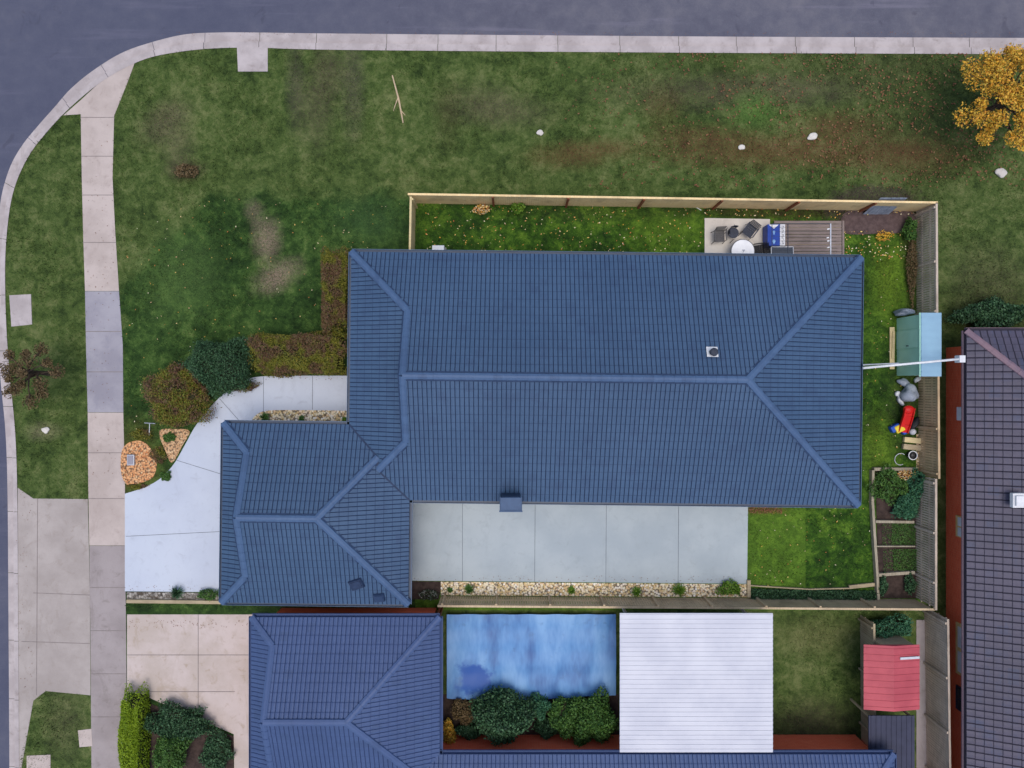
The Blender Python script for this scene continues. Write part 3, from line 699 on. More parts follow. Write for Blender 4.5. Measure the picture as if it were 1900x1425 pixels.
# walls, soffit, windows, doors (seen only from the side)
def rectw(a0, a1, b0, b1, f=RF): return [tuple(f(a, b))[:2] for a, b in ((a0, b0), (a1, b0), (a1, b1), (a0, b1))]
wl = MB(); wl.prism(rectw(-281, 625.5, -222.3, 198), -.05, 2.36); put(wl.build('wall', M['wall']), house)
wl = MB(); wl.prism(rectw(-514.5, -207, 98, 400), -.05, 2.362); put(wl.build('wall', M['wall']), house)
sf = MB(); sf.prism(rectw(-300, 644.5, -241.3, 217), 2.364, 2.372); sf.prism(rectw(-533.5, -188, 79, 410.5), 2.374, 2.382); put(sf.build('soffit', M['white']), house)
def opening(a, b, width, z0, z1, axis, parent, kind='window', f=RF, glass=None):
    """axis 'a': opening in a wall running along a; frame (> pane)"""
    c = f(a, b); c.z = (z0 + z1) / 2; rot = -TH if axis == 'a' else -TH + PI / 2
    fr = MB(); sx = width; hz = z1 - z0; Mx = Matrix.Rotation(rot, 3, 'Z')
    for dx, dz, wx, wz in ((0, hz / 2, sx, .06), (0, -hz / 2, sx, .06), (-sx / 2, 0, .06, hz - .06), (sx / 2, 0, .06, hz - .06), (0, 0, .05, hz - .06)):
        fr.box(c + Mx @ Vector((dx, 0, dz)), (wx, .12, wz), rot)
    o_ = fr.build(kind, M['white']); put(o_, parent)
    g = MB(); g.box(c, (sx - .05, .07, hz - .05), rot); g_ = g.build('pane' if kind == 'window' else 'door_panel', glass or M['glass'])
    g_.parent = o_; g_.location = -parent.location * 0
    return o_
for a in (-200, 20, 430, 560): opening(a, -222.3, 1.8, .9, 2.1, 'a', house)
for a in (-60, 90, 330, 520): opening(a, 198, 1.8, .9, 2.1, 'a', house)
opening(-281, -120, 1.8, .6, 2.1, 'b', house); opening(625.5, 60, 1.8, .9, 2.1, 'b', house)
opening(-281, 30, 1.0, .05, 2.1, 'b', house, 'front_door', glass=M['grey_dark']); opening(-514.5, 250, 5.0, .05, 2.2, 'b', house, 'garage_door', glass=M['tile_cap'])
M['chim'] = simple('chimney_cap_steel', srgb(52, 76, 108), srgb(60, 86, 118), 4, .5, bump=.1)
# chimney box on the lower eave
ch = MB(); cc = P(948, 926, 2.45)
ch.box((cc.x, cc.y, 2.75), (.80, .58, 1.7)); o = ch.build('chimney', M['gutter'], bevel=.01); put(o, house)
c2 = MB(); c2.box((cc.x, cc.y, 3.63), (.92, .56, .05)); c2.box((cc.x, cc.y + .02, 3.68), (.84, .50, .05)); c2.box((cc.x, cc.y - .31, 3.60), (.96, .05, .09))
o2 = c2.build('chimney_cap', M['chim'], bevel=.008); o2.parent = o
# vent pipe with white flashing on the upper slope
def slope_z(bb): return EZ + (bb + 241.8) * .4 * S_E
v0 = P(1320, 653, 4.1); zz = 4.17; sl = math.atan(.4)
R_ = Matrix.Rotation(-TH, 3, 'Z') @ Matrix.Rotation(-sl * -1, 3, 'X')
# the slope rises towards the picture's bottom: tilt so the upper edge is lower
R_ = Matrix.Rotation(-TH, 3, 'Z') @ Matrix.Rotation(-sl, 3, 'X')
bR = (712.5 - 0)  # unused
bb = (v0.y / -S_E) + TH * (v0.x / S_E) * -1
zz = EZ + (bb + 241.8) * .4 * S_E
fl = MB(); fl.box((v0.x, v0.y, zz + .085), (.46, .44, .03), R=R_); o = fl.build('vent_flashing', M['white'], bevel=.01); put(o, house)
vp = MB(); vp.lathe((v0.x, v0.y - .02, zz + .05), [(.13, 0), (.12, .22), (.16, .24), (.17, .30), (.10, .36), (.03, .38)], 20)
o2 = vp.build('vent_cowl', M['grey_dark'], smooth=True); o2.parent = o
# dark square vents low on the garage roof
for px, py, sz, rz in ((661, 1085, .62, .35), (703, 1110, .5, .1)):
    gp = P(px, py, 2.85); bb = -gp.y / S_E - TH * gp.x / S_E; z0 = EZ + (411 - bb) * 65 / 170 * S_E
    gp = P(px, py, z0 + .12); Rg = Matrix.Rotation(math.atan(.38), 3, 'X') @ Matrix.Rotation(rz, 3, 'Z')
    g = MB(); g.box((gp.x, gp.y, z0 + .1), (sz, sz * .8, .12), R=Rg, taper=.85); g.box((gp.x, gp.y, z0 + .175), (sz * .7, sz * .5, .05), R=Rg)
    put(g.build('roof_vent', M['valley'] if px < 700 else M['tile_joint'], bevel=.012), house)

# ------------------------------------------------------------------ neighbouring houses
TH2 = .0
def RN(a, b, h=0.0): return Vector((a * S_E, -b * S_E, EZ + h * S_E))
def neighbour(name, label, hips, mats, cap, wallm, loc, trims=(), gauge=.37, per=.187):
    o = empty(name, label, 'house', loc=loc)
    for h in hips:
        h.build(o, mats, gauge, per); p_ = h.pts
        lines = [(p_['rW'], p_['rE']), (p_['NE'], p_['rE']), (p_['SE'], p_['rE'])]
        if h.gab: lines += [(p_['NW'], p_['gn']), (p_['SW'], p_['gs']), (p_['rW'], p_['gn']), (p_['rW'], p_['gs'])]
        else: lines += [(p_['NW'], p_['rW']), (p_['SW'], p_['rW'])]
        for L in lines:
            if (h, ) and any((L[0] - t).length < .01 for t in trims): continue
            c = MB(); caps(c, *L); put(c.build('ridge_cap', cap), o)
        g1, g2 = MB(), MB()
        for a, b, s_ in ((p_['NW'], p_['NE'], Vector((0, 1, 0))), (p_['NE'], p_['SE'], Vector((1, 0, 0))), (p_['SE'], p_['SW'], Vector((0, -1, 0))), (p_['SW'], p_['NW'], Vector((-1, 0, 0)))):
            gutter_line(g1, g2, a, b, s_)
        put(g1.build('gutter', mats[1]), o); put(g2.build('gutter_lip', cap), o)
    return o
s1 = Hip(-483, -134, 432, 760, RN, 596, 64, 158); hip_dims(s1, 45, .4)
s2 = Hip(-240, 708, 686, 1140, RN, 913, 92, 230); hip_dims(s2, 110, .4)
south = neighbour('house', 'steel blue tiled house along the bottom edge, beside the pale driveway', [s1, s2], [M['nb_tile'], M['nb_joint']], M['nb_cap'], None, (0, -20, 0), trims=[RN(-240, 686)])
wl = MB(); wl.prism(rectw(-463, -152, 450, 742, RN), -.05, 2.36); wl.prism(rectw(-222, 690, 705, 1122, RN), -.05, 2.364); put(wl.build('wall', M['redbrick']), south)
e1 = Hip(842, 1300, -100, 900, RN, 0, 0, 0)
# right-hand house: ridge runs down the picture, so it is built with swapped axes
XE = 842; 
east = empty('house', 'dark grey tiled house with red brick wall along the right edge', 'house', loc=(25, -8, 0))
run = 215; R3 = 86
NW, NE, SE, SW = RN(XE, -99), RN(XE + 2 * run, -99), RN(XE + 2 * run, 900), RN(XE, 900)
rN, rS = RN(XE + run, -99 + run, R3), RN(XE + run, 900 - run, R3)
un = MB()
for e0_, e1_, up_, pc in ((NW, NE, rN, [[NW, NE, rN]]), (NW, SW, rN, [[NW, SW, rS, rN]]), (NE, SE, rN, [[NE, SE, rS, rN]]), (SW, SE, rS, [[SW, SE, rS]])):
    t = MB(); tile_plane(t, e0_, e1_, up_, pc, .33, .3); put(t.build('roof_slope', [M['dark_tile'], M['dark_joint']]), east); under(un, pc)
put(un.build('roof_underlay', M['dark_joint']), east)
for L in ((rN, rS), (NW, rN), (NE, rN), (SW, rS), (SE, rS)):
    c = MB(); caps(c, *L, .14); put(c.build('ridge_cap', M['dark_cap']), east)
g1, g2 = MB(), MB()
for a, b, s_ in ((NW, NE, Vector((0, 1, 0))), (SW, NW, Vector((-1, 0, 0)))): gutter_line(g1, g2, a, b, s_)
put(g1.build('gutter', M['dark_joint']), east); put(g2.build('gutter_lip', M['dark_cap']), east)
wx = 20.15
wl = MB(); wl.box((wx + 4.9, (NW.y - .6 + SW.y) / 2, 1.2), (9.8, NW.y - .6 - SW.y, 2.4)); put(wl.build('wall', M['redbrick']), east)
for py0, py1, m_ in ((1165, 1262, 'cream'), (962, 1002, 'cream'), (1285, 1330, 'slate')):
    ya, yb = P(0, py0, 1.6).y, P(0, py1, 1.6).y
    fr = MB(); fr.box((wx - .03, (ya + yb) / 2, 1.45), (.10, ya - yb, 1.3)); fo = fr.build('window', M[m_], bevel=.01); put(fo, east)
    fr = MB()
    for s_ in (-1, 1): fr.box((wx - .06, (ya + yb) / 2 + s_ * (ya - yb) * .24, 1.5), (.08, (ya - yb) * .40, 1.05))
    g_ = fr.build('pane', M['glass'] if m_ != 'cream' else M['white']); g_.parent = fo
# meter box, and roof vent
mbx = MB(); c_ = P(1770, 768, 1.5); mbx.box((wx - .12, c_.y, 1.5), (.3, .6, .7)); put(mbx.build('meter_box', M['white'], bevel=.02), east)
c_ = P(1887, 928, 3.4); mbx = MB(); mbx.box((c_.x, c_.y, 3.42), (.5, .6, .2)); mbx.box((c_.x, c_.y, 3.56), (.36, .42, .12)); put(mbx.build('roof_vent', M['white'], bevel=.02), east)

# white overhead service pipe between the house eave and the neighbour's bracket
sv = MB(); a = P(1601, 683, 2.75); b = P(1782, 666, 3.0)
sv.tube([a, a.lerp(b, .35) - Vector((0, 0, .02)), a.lerp(b, .7) - Vector((0, 0, .02)), b], .05, 10)
o = sv.build('service_cable', M['white'], smooth=True); tag(o, 'white overhead service line crossing from the blue eave over the shed', 'cable')
sv2 = MB(); a2 = P(1601, 677, 2.6); b2 = P(1668, 674, 2.8); sv2.tube([a2, b2], .03, 8); sv2.build('grey_strand', M['metal'], o)
sv3 = MB(); sv3.box((b.x + .05, b.y, 2.9), (.25, .3, .35)); sv3.build('bracket', M['white'], o, bevel=.02)

# ------------------------------------------------------------------ fences
def fence(label, a, b, height, mat, postm, posts, inner_sign, pal=.1, extra=None, rails=True, gap=.012, name='fence', jitter=.0):
    a, b = Vector((a.x, a.y, 0)), Vector((b.x, b.y, 0)); u = (b - a).normalized(); L = (b - a).length
    nrm = Vector((-u.y, u.x, 0)) * inner_sign; rz = math.atan2(u.y, u.x)
    o_ = empty(name, label, 'fence', loc=tuple((a + b) / 2))
    m_ = MB(); n_ = int(L / pal)
    for i in range(n_):
        c_ = a + u * ((i + .5) * pal) + nrm * rnd.uniform(-.004, .004)
        h_ = height + rnd.uniform(-.015, .015) - jitter * rnd.random()
        m_.box((c_.x, c_.y, h_ / 2), (pal - gap, .018, h_), rz + rnd.uniform(-.02, .02))
    put(m_.build('palings', mat), o_)
    if rails:
        for z in (.35, .95, height - .2):
            r_ = MB(); r_.beam(a - nrm * .05 + Vector((0, 0, z)), b - nrm * .05 + Vector((0, 0, z)), .045, .075); put(r_.build('rail', postm), o_)
    r_ = MB(); r_.beam(a + Vector((0, 0, height + .02)), b + Vector((0, 0, height + .02)), .09, .03); put(r_.build('capping', mat), o_)
    for d_ in posts:
        c_ = a + u * d_ + nrm * .06; r_ = MB(); r_.box((c_.x, c_.y, height / 2), (.09, .09, height), rz); put(r_.build('post', postm), o_)
    return o_, a, b, u, nrm
A, B = P(766, 377), P(1702, 392)
posts_n = [ (P(x_, 380) - P(766, 380)).length for x_ in (916, 1050, 1184, 1322, 1458, 1594)]
fence('cream timber paling fence with brown posts along the top of the back yard', A, B, 1.5, M['fence_n'], M['fence_post'], posts_n, -1, .1, rails=False, gap=.004)
fence('short pale timber fence from the back fence down to the house corner', P(771, 381), P(769, 488), 1.45, M['wood_pale'], M['wood_pale'], [.1, 2.4], 1, .1, gap=.004)
fence('weathered grey paling fence on the right side of the back yard, above the shed', P(1700, 392), P(1701, 592), 1.5, M['fence_e'], M['fence_e'], [.2, 2.6, 4.8], -1, .11, gap=.03)
fence('sandy brown paling fence behind the shed and toys', P(1703, 592), P(1705, 880), 1.48, M['fence_tan'], M['fence_tan'], [.2, 2.6, 5.0, 7.0], -1, .12, gap=.02)
fence('weathered grey paling fence beside the vegetable beds', P(1699, 880), P(1699, 1112), 1.5, M['fence_e'], M['fence_e'], [.2, 2.4, 4.6], -1, .11, gap=.03)
fence('greyish paling fence along the pebble bed at the foot of the block', P(818, 1106), P(1699, 1112), 1.4, M['fence_b'], M['fence_b'], [.2 + 2.4 * k for k in range(9)], 1, .11, gap=.02)
fence('plain grey fence between the bottom yard and the red brick house', P(1715, 1125), P(1722, 1640), 1.7, M['fence_e'], M['fence_e'], [.2 + 2.4 * k for k in range(5)], -1, .11)
fence('brown fence down the left of the small lawn by the white roof', P(1596, 1140), P(1598, 1372), 1.2, M['wood'], M['wood'], [.2, 2.5, 5.0], -1, .1)
fence('low timber fence between the blue tiled garage and the blue cover', P(818, 1120), P(819, 1372), 1.5, M['fence_post'], M['fence_post'], [.2, 2.5, 5.0], 1, .1)
# sheet leaning on the back fence
sh = MB(); a_ = P(1600, 393); b_ = P(1648, 393); 
for k in range(7):
    x_ = a_.x + (b_.x - a_.x) * (k + .5) / 7
    sh.beam((x_, a_.y - .02 - .1, .05), (x_, a_.y + .22, 1.55), (b_.x - a_.x) / 7 * (.98 if k % 2 else .9), .02 + .012 * (k % 2))
tag(sh.build('leaning_sheet', M['tarp_grey']), 'grey blue corrugated sheet leaning on the cream fence in the corner', 'sheet')

# ------------------------------------------------------------------ plants
def shell_pts(n, c, r, lumps, thick=.25, bottom=0.0):
    dirs = rng.normal(size=(n, 3)); dirs[:, 2] = np.abs(dirs[:, 2]) * 1.0 + bottom; dirs /= np.linalg.norm(dirs, axis=1)[:, None]
    k = 1 + sum(amp * np.sin(dirs @ np.array(f) + ph) for f, ph, amp in lumps)
    rad = (1 - thick * rng.uniform(0, 1, n) ** 1.5) * k
    rad *= np.where(rng.uniform(size=n) < .16, rng.uniform(1.0, 1.16, n), 1)
    return np.array(c) + dirs * rad[:, None] * np.array(r)
def lumps(seed, amp=.09):
    R_ = random.Random(seed); return [((R_.uniform(-6, 6), R_.uniform(-6, 6), R_.uniform(-4, 4)), R_.uniform(0, 6), amp * R_.uniform(.5, 1.2)) for _ in range(5)]
def trunk_bits(parent, loc, h, r, n, spread, mat=None, name='trunk'):
    t = MB(); L = Vector(loc)
    t.tube([L, L + Vector((.02, .01, h * .5)), L + Vector((0, .03, h))], [r, r * .8, r * .6], 8)
    for k in range(n):
        a_ = 2 * PI * k / n + rnd.uniform(-.3, .3); e = L + Vector((math.cos(a_) * spread, math.sin(a_) * spread, h * rnd.uniform(1.2, 1.7)))
        s_ = L + Vector((0, 0, h * rnd.uniform(.5, .95))); m_ = s_.lerp(e, .5) + Vector((0, 0, .05))
        t.tube([s_, m_, e], [r * .5, r * .35, r * .15], 6)
    put(t.build(name, mat or M['trunk'], smooth=True), parent)
def shrub(name, label, px, py, rx, ry, h, mat, n, size, seed, cat='shrub', group=None, box=False, core=True, zc=None):
    g = P(px, py, h * .6); o_ = empty(name, label, cat, group, (g.x, g.y, 0)); k = (H - h * .6) / F
    rxw, ryw = rx * k, ry * k; lp = lumps(seed, .12) + [((rnd.uniform(-14, 14), rnd.uniform(-14, 14), 5), rnd.uniform(0, 6), .035) for _ in range(3)]
    if box:
        pts = []
        u = rng.uniform(-1, 1, (n, 3)); ax = rng.integers(0, 5, n)
        sx = np.sign(u[:, 0]); 
        top = rng.uniform(size=n) < .66
        u[:, 2] = np.where(top, 1.0, rng.uniform(-.9, 1, n))
        side = (~top); sw = rng.uniform(size=n) < ryw / (rxw + ryw)
        u[:, 0] = np.where(side & sw, np.sign(u[:, 0]), u[:, 0]); u[:, 1] = np.where(side & ~sw, np.sign(u[:, 1]), u[:, 1])
        # round the corners a little, roughen the faces
        rr = (np.abs(u[:, 0]) ** 8 + np.abs(u[:, 1]) ** 8 + np.clip(np.abs(u[:, 2]), 0, 1) ** 8) ** (1 / 8)
        u = u / rr[:, None]
        k_ = 1 + sum(amp * .7 * np.sin(u @ (np.array(f) * .8) + ph) for f, ph, amp in lp) * .8 - .12 * rng.uniform(size=n) ** 2
        k_ = k_ + np.where(rng.uniform(size=n) < .12, rng.uniform(0, .09, n), 0)
        pts = np.array([g.x, g.y, h / 2]) + u * k_[:, None] * np.array([rxw, ryw, h / 2])
        pts[:, 2] = np.clip(pts[:, 2], .03, None)
    else:
        pts = shell_pts(n, (g.x, g.y, h * .35), (rxw, ryw, h * .65), lp, .3, .0)
    quads('foliage', leaf_arr(pts, size, .35), mat, o_)
    if core:
        c_ = MB(); 
        if box: c_.box((g.x, g.y, h * .43), (rxw * 1.68, ryw * 1.68, h * .84), taper=.95)
        else: c_.blob((g.x, g.y, h * .32), (rxw * .72, ryw * .72, h * .42), seed, .06)
        put(c_.build('inner_twigs', M['twig']), o_)
    trunk_bits(o_, (g.x, g.y, 0), h * .5, .03, 4, min(rxw, ryw) * .5, name='stem')
    return o_
HG = 'hedges and shrubs around the front lawn'
shrub('hedge', 'upright clipped hedge strip along the left wall of the house, brown on top', 623, 538, 24, 74, 1.0, G['hedge'], 11000, .035, 1, 'hedge', HG, True)
shrub('hedge', 'long clipped olive hedge above the curved entry path', 558, 656, 87, 38, 1.1, G['hedge'], 20000, .036, 2, 'hedge', HG, True)
shrub('round_shrub', 'dark green rounded shrub between two russet hedges', 404, 676, 56, 50, 1.6, G['dark'], 15000, .036, 3, 'shrub', HG)
shrub('hedge', 'russet and yellow mounded hedge at the bend of the driveway', 330, 735, 57, 58, 1.0, G['hedge2'], 15000, .036, 4, 'hedge', HG)
# low growth linking the round shrub with the path
shrub('ground_cover', 'thin yellowish ground cover between round shrub and concrete path', 440, 716, 38, 12, .3, G['hedge2'], 2200, .03, 5, 'plant')
def tussock(label, px, py, r, h, mat, n=90, cat='plant', group=None, name='grass_tussock'):
    c_ = P(px, py); o_ = empty(name, label, cat, group, tuple(c_))
    V = []
    for k in range(n):
        a_ = rnd.uniform(0, 2 * PI); e = r * rnd.uniform(.5, 1.1); hh = h * rnd.uniform(.6, 1.1)
        d_ = Vector((math.cos(a_), math.sin(a_), 0)); s_ = Vector((-d_.y, d_.x, 0)) * .013
        b0 = c_ + d_ * .03; m_ = c_ + d_ * e * .55 + Vector((0, 0, hh)); t_ = c_ + d_ * e + Vector((0, 0, hh * .6))
        V.append([b0 - s_, b0 + s_, m_ + s_, m_ - s_]); V.append([m_ - s_, m_ + s_, t_ + s_ * .3, t_ - s_ * .3])
    quads('blades', np.array([[tuple(v) for v in q_] for q_ in V]), mat, o_)
    t = MB(); t.blob((c_.x, c_.y, .03), (.06, .06, .05), 3, .1, 2); put(t.build('crown', mat), o_)
    return o_
PG = 'small plants in the pebble beds'
for i, (px, py, r, m_, lb) in enumerate([
    (492, 775, .26, 'mid', 'dark green tuft at the left end of the entry pebble bed'),
    (560, 776, .16, 'mid', 'small green tuft in the middle of the entry pebble bed'),
    (640, 779, .16, 'fresh', 'little plant at the right end of the entry pebble bed'),
    (835, 1094, .15, 'mid', 'small dark tuft next to the dark soil patch by the bottom fence'),
    (871, 1092, .26, 'mid', 'green tuft second from the left in the long pebble bed'),
    (1060, 1094, .22, 'fresh', 'yellow green tuft in the middle of the long pebble bed'),
    (1180, 1096, .27, 'fresh', 'bright tuft right of the middle of the long pebble bed'),
    (1258, 1093, .36, 'fresh', 'large bright tuft between two concrete joints in the long pebble bed')]):
    tussock(lb, px, py, r, r * .8, G[m_], 110, group=PG)
shrub('pebble_bed_shrub', 'leafy green shrub at the right end of the long pebble bed', 1356, 1092, 23, 13, .45, G['fresh'], 900, .05, 9, 'shrub', core=False)
tussock('spiky dark plant on the stone strip below the driveway', 333, 1097, .36, .4, G['dark'], 110, name='spiky_plant')
shrub('low_shrub', 'low olive shrub on the stone strip beside the garage corner', 388, 1103, 19, 9, .35, G['mid'], 700, .04, 10, core=False)
for px, py, r in ((778, 1090, 3), (790, 1104, 8), (806, 1106, 6), (768, 1100, 6)):
    pass
shrub('flowering_plant', 'small white flecked plant in the dark soil beside the garage', 796, 1104, 17, 9, .3, leafmat('white_flecked_leaf', [srgb(40, 56, 36), srgb(60, 76, 50), srgb(44, 60, 40), srgb(200, 196, 190)]), 420, .035, 12, 'plant', core=False)
shrub('garden_plant', 'mounded green vegetables at the top left of the raised beds', 1652, 902, 30, 32, .5, G['mid'], 2600, .05, 13, 'plant', 'vegetable bed plants')
shrub('garden_plant', 'blue green leafy plant at the right of the raised beds', 1684, 938, 24, 26, .6, G['teal'], 2200, .055, 14, 'plant', 'vegetable bed plants')
shrub('garden_plant', 'blue green leafy plant in the top right corner of the raised beds', 1700, 896, 15, 24, .7, G['teal'], 1500, .055, 15, 'plant', 'vegetable bed plants')
shrub('garden_plant', 'yellow flowering plant under the top edging of the raised beds', 1685, 880, 20, 10, .4, G['fallen'], 500, .035, 16, 'plant', 'vegetable bed plants', core=False)
shrub('garden_plant', 'dark leafy plants down the left of the lowest raised bed', 1638, 1086, 9, 20, .35, G['dark'], 700, .045, 17, 'plant', 'vegetable bed plants', core=False)
shrub('garden_plant', 'dark leafy plants against the fence in the lowest raised bed', 1688, 1082, 9, 18, .35, G['dark'], 700, .045, 18, 'plant', 'vegetable bed plants', core=False)
# thin weeds in the two middle beds
for (px, py, lb) in ((1665, 990, 'weedy grass in the second raised bed from the top'), (1668, 1038, 'weedy grass in the third raised bed from the top')):
    c_ = P(px, py); xs = rng.uniform(-.75, .8, 2600); ys = rng.uniform(-.5, .5, 2600)
    keep = rng.uniform(size=2600) < (.25 + .75 * (xs > -.3)); xs, ys = xs[keep], ys[keep]
    V = leaf_arr(np.stack([c_.x + xs, c_.y + ys, np.full(len(xs), .05) + rng.uniform(0, .06, len(xs))], 1), .028, .5)
    tag(quads('weeds', V, G['mid']), lb, 'weeds', kind='stuff')
# strip of ground cover along the bottom of the right lawn
c0 = P(1392, 1100); c1 = P(1622, 1104); xs = rng.uniform(0, 1, 6000); V = leaf_arr(np.stack([c0.x + xs * (c1.x - c0.x), c0.y + xs * (c1.y - c0.y) + rng.uniform(-.26, .22, 6000), rng.uniform(.03, .22, 6000)], 1), .042, .4)
tag(quads('ground_cover', V, G['dark']), 'dark green ground cover strip between right lawn and bottom fence', 'ground cover', kind='stuff')
shrub('corner_shrub', 'leafy green shrub with pale flowers in the top right corner of the yard', 1690, 424, 12, 18, .7, G['mid'], 900, .05, 20, core=False)
shrub('fence_creeper', 'straggly dark growth along the right fence above the shed', 1692, 500, 8, 60, .4, G['brown'], 1500, .04, 21, 'plant', core=False)
shrub('yellow_shrub', 'small yellow leaved shrub by the back fence left of the climber', 893, 388, 15, 8, .4, G['fallen'], 260, .045, 22, core=False)
shrub('climber', 'small green climber spilling over the cream back fence', 962, 385, 11, 9, .7, G['fresh'], 300, .05, 23, core=False)
shrub('russet_clump', 'russet leaved clump at the edge of the mulched corner', 1640, 437, 14, 8, .3, G['orange'], 240, .04, 24, 'plant', core=False)
# neighbours' gardens
shrub('hedge', 'bright lime clipped hedge beside the grey footpath at bottom left', 248, 1375, 18, 90, 1.1, G['lime'], 14000, .04, 30, 'hedge', box=True)
shrub('round_shrub', 'round grey green shrub in the front garden at bottom left', 315, 1398, 32, 38, 1.0, G['mid'], 5000, .045, 31)
shrub('garden_shrub', 'dark green spreading shrub in the front garden at bottom left', 330, 1345, 62, 34, .7, G['dark'], 7000, .05, 32)
shrub('garden_shrub', 'dark low shrub near the garage end of the bottom left front garden', 402, 1398, 28, 34, .5, G['dark'], 2600, .05, 33)
shrub('garden_shrub', 'large dark green bush below the blue cover', 932, 1334, 50, 46, 1.7, G['dark'], 10000, .06, 34)
shrub('garden_shrub', 'bright green bush in the corner against the white roof', 1100, 1342, 38, 44, 1.5, G['mid'], 7000, .055, 35)
shrub('garden_shrub', 'mid green bush just left of the bright green bush', 1046, 1328, 26, 34, 1.5, G['mid'], 3500, .055, 36)
shrub('garden_shrub', 'small orange bush at the lower corner of the garage wall', 833, 1362, 13, 26, .8, G['orange'], 1500, .05, 37, core=False)
shrub('garden_shrub', 'dark shrub behind the red shed roof', 1655, 1165, 46, 18, 1.0, G['teal'], 2600, .05, 38)
shrub('verge_shrub', 'small dry brown shrub on the top verge near the footpath', 345, 316, 24, 12, .4, G['brown'], 700, .05, 39, core=False)
shrub('verge_shrub', 'dark bushy growth above the dark grey roof at the right', 1842, 585, 66, 26, 1.2, G['dark'], 6000, .06, 40)

for i, (px, py, rx, ry, h_, m_, lb) in enumerate((
    (292, 842, 14, 16, .18, 'hedge', 'low yellow green plants between the two bark beds'), (262, 806, 18, 10, .16, 'hedge', 'low olive growth above the orange bark bed'),
    (308, 884, 10, 8, .15, 'mid', 'small green plant at the lower tip of the bark beds'), (254, 903, 16, 5, .14, 'hedge', 'thin strip of growth under the orange bark bed'),
    (314, 812, 12, 8, .18, 'mid', 'leafy plant at the foot of the russet hedge'))):
    shrub('bed_plant', lb, px, py, rx, ry, h_, G[m_], 800, .032, 60 + i, 'plant', 'low plants around the bark beds', core=False)
for i, (px, py, rx, ry, m_, lb) in enumerate(((865, 1322, 22, 22, 'brown', 'brown straggly bush left of the large dark bush'), (1000, 1310, 22, 18, 'teal', 'low bluish bush right of the large dark bush'), (870, 1358, 20, 12, 'dark', 'low dark plant over the left pale slab'), (1010, 1352, 20, 16, 'dark', 'low dark plant above the red paving in the middle'))):
    shrub('garden_shrub', lb, px, py, rx, ry, .8, G[m_], 1800, .05, 70 + i, core=False)
def tree(name, label, px, py, r, h, mat, n, size, seed, clumps=14, spread=1.0):
    R_ = random.Random(seed); base = P(px, py, h * .7); o_ = empty(name, label, 'tree', loc=(base.x, base.y, 0))
    rw = r * (H - h * .7) / F; t = MB(); B0 = Vector((base.x, base.y, 0))
    t.tube([B0, B0 + Vector((.05, 0, h * .3)), B0 + Vector((0, .06, h * .6)), B0 + Vector((.04, 0, h * .9))], [.13, .1, .07, .03], 10)
    pts = []
    for k in range(clumps):
        a_ = 2.4 * k + R_.uniform(-.3, .3); rr = rw * math.sqrt((k + .5) / clumps) * spread; zz_ = h * (.62 + .36 * (1 - (rr / rw) ** 2)) + R_.uniform(-.2, .2)
        c_ = B0 + Vector((math.cos(a_) * rr, math.sin(a_) * rr, zz_ - .15 * h)); s_ = B0 + Vector((0, 0, h * R_.uniform(.3, .7)))
        t.tube([s_, s_.lerp(c_, .5) + Vector((0, 0, .1)), c_], [.05, .03, .012], 6)
        for q_ in range(3):
            e_ = c_ + Vector((R_.uniform(-.5, .5), R_.uniform(-.5, .5), R_.uniform(0, .4))) * rw * .5; t.tube([c_.lerp(s_, .3), e_], [.02, .006], 5)
        cr = rw * R_.uniform(.13, .3); m_ = n // clumps
        d_ = rng.normal(size=(m_, 3)); d_ /= np.linalg.norm(d_, axis=1)[:, None]
        pts.append(np.array(c_) + d_ * (rng.uniform(0, 1, m_) ** .5 * cr)[:, None] * np.array([1, 1, .7]))
    put(t.build('trunk', M['trunk'], smooth=True), o_)
    quads('crown', leaf_arr(np.concatenate(pts), size, .3), mat, o_)
    return o_
tree('autumn_tree', 'orange yellow autumn tree in the top right corner by the road', 1900, 165, 92, 4.6, G['orange'], 15000, .05, 5, 46, 1.0)
tree('street_tree', 'sparse brown street tree at the left edge beside the kerb', 48, 692, 62, 3.0, G['brown'], 4200, .045, 8, 16, .9)

# ------------------------------------------------------------------ back patio
def chair(label, px, py, rz, seat_m, name='patio_chair', round_=False, z0=.05):
    g = P(px, py, .5); o_ = empty(name, label, 'chair', 'chairs around the patio table', (g.x, g.y, z0)); o_.rotation_euler = (0, 0, rz)
    def part(m_, nm, mat, bev=.008, par=o_): return m_.build(nm, mat, par, bevel=bev)
    s_ = MB()
    if round_: s_.lathe((0, 0, .41), [(.22, 0), (.25, .02), (.24, .045), (.1, .05)], 20)
    else:
        for k in range(6): s_.box((0, -.22 + .088 * k, .43 - .012 * math.sin(PI * k / 5)), (.46, .086, .02))
    part(s_, 'seat', seat_m)
    b_ = MB()
    if round_:
        pts = [(math.cos(a_) * .26, math.sin(a_) * .26) for a_ in np.linspace(.35, PI - .35, 9)]
        for k in range(8): b_.beam((*pts[k], .62), (*pts[k + 1], .62), .02, .36)
    else:
        for k in range(5): b_.beam((-.23, .25 + .022 * k, .5 + .085 * k), (.23, .25 + .022 * k, .5 + .085 * k), .02, .08)
    part(b_, 'backrest', seat_m)
    for sx in (-1, 1):
        for sy in (-1, 1):
            l_ = MB(); top = (.24 * sx, .22 * sy, .43) if sy < 0 else (.24 * sx, .26, .92 if not round_ else .5)
            l_.tube([(.26 * sx, .27 * sy, 0), (.25 * sx, .23 * sy, .43), top if sy > 0 else (.25 * sx, -.23, .64)], .014, 8); part(l_, 'leg', M['black'], 0)
        if not round_:
            a_ = MB(); a_.box((.26 * sx, .0, .65), (.05, .5, .025)); part(a_, 'armrest', seat_m)
    return o_
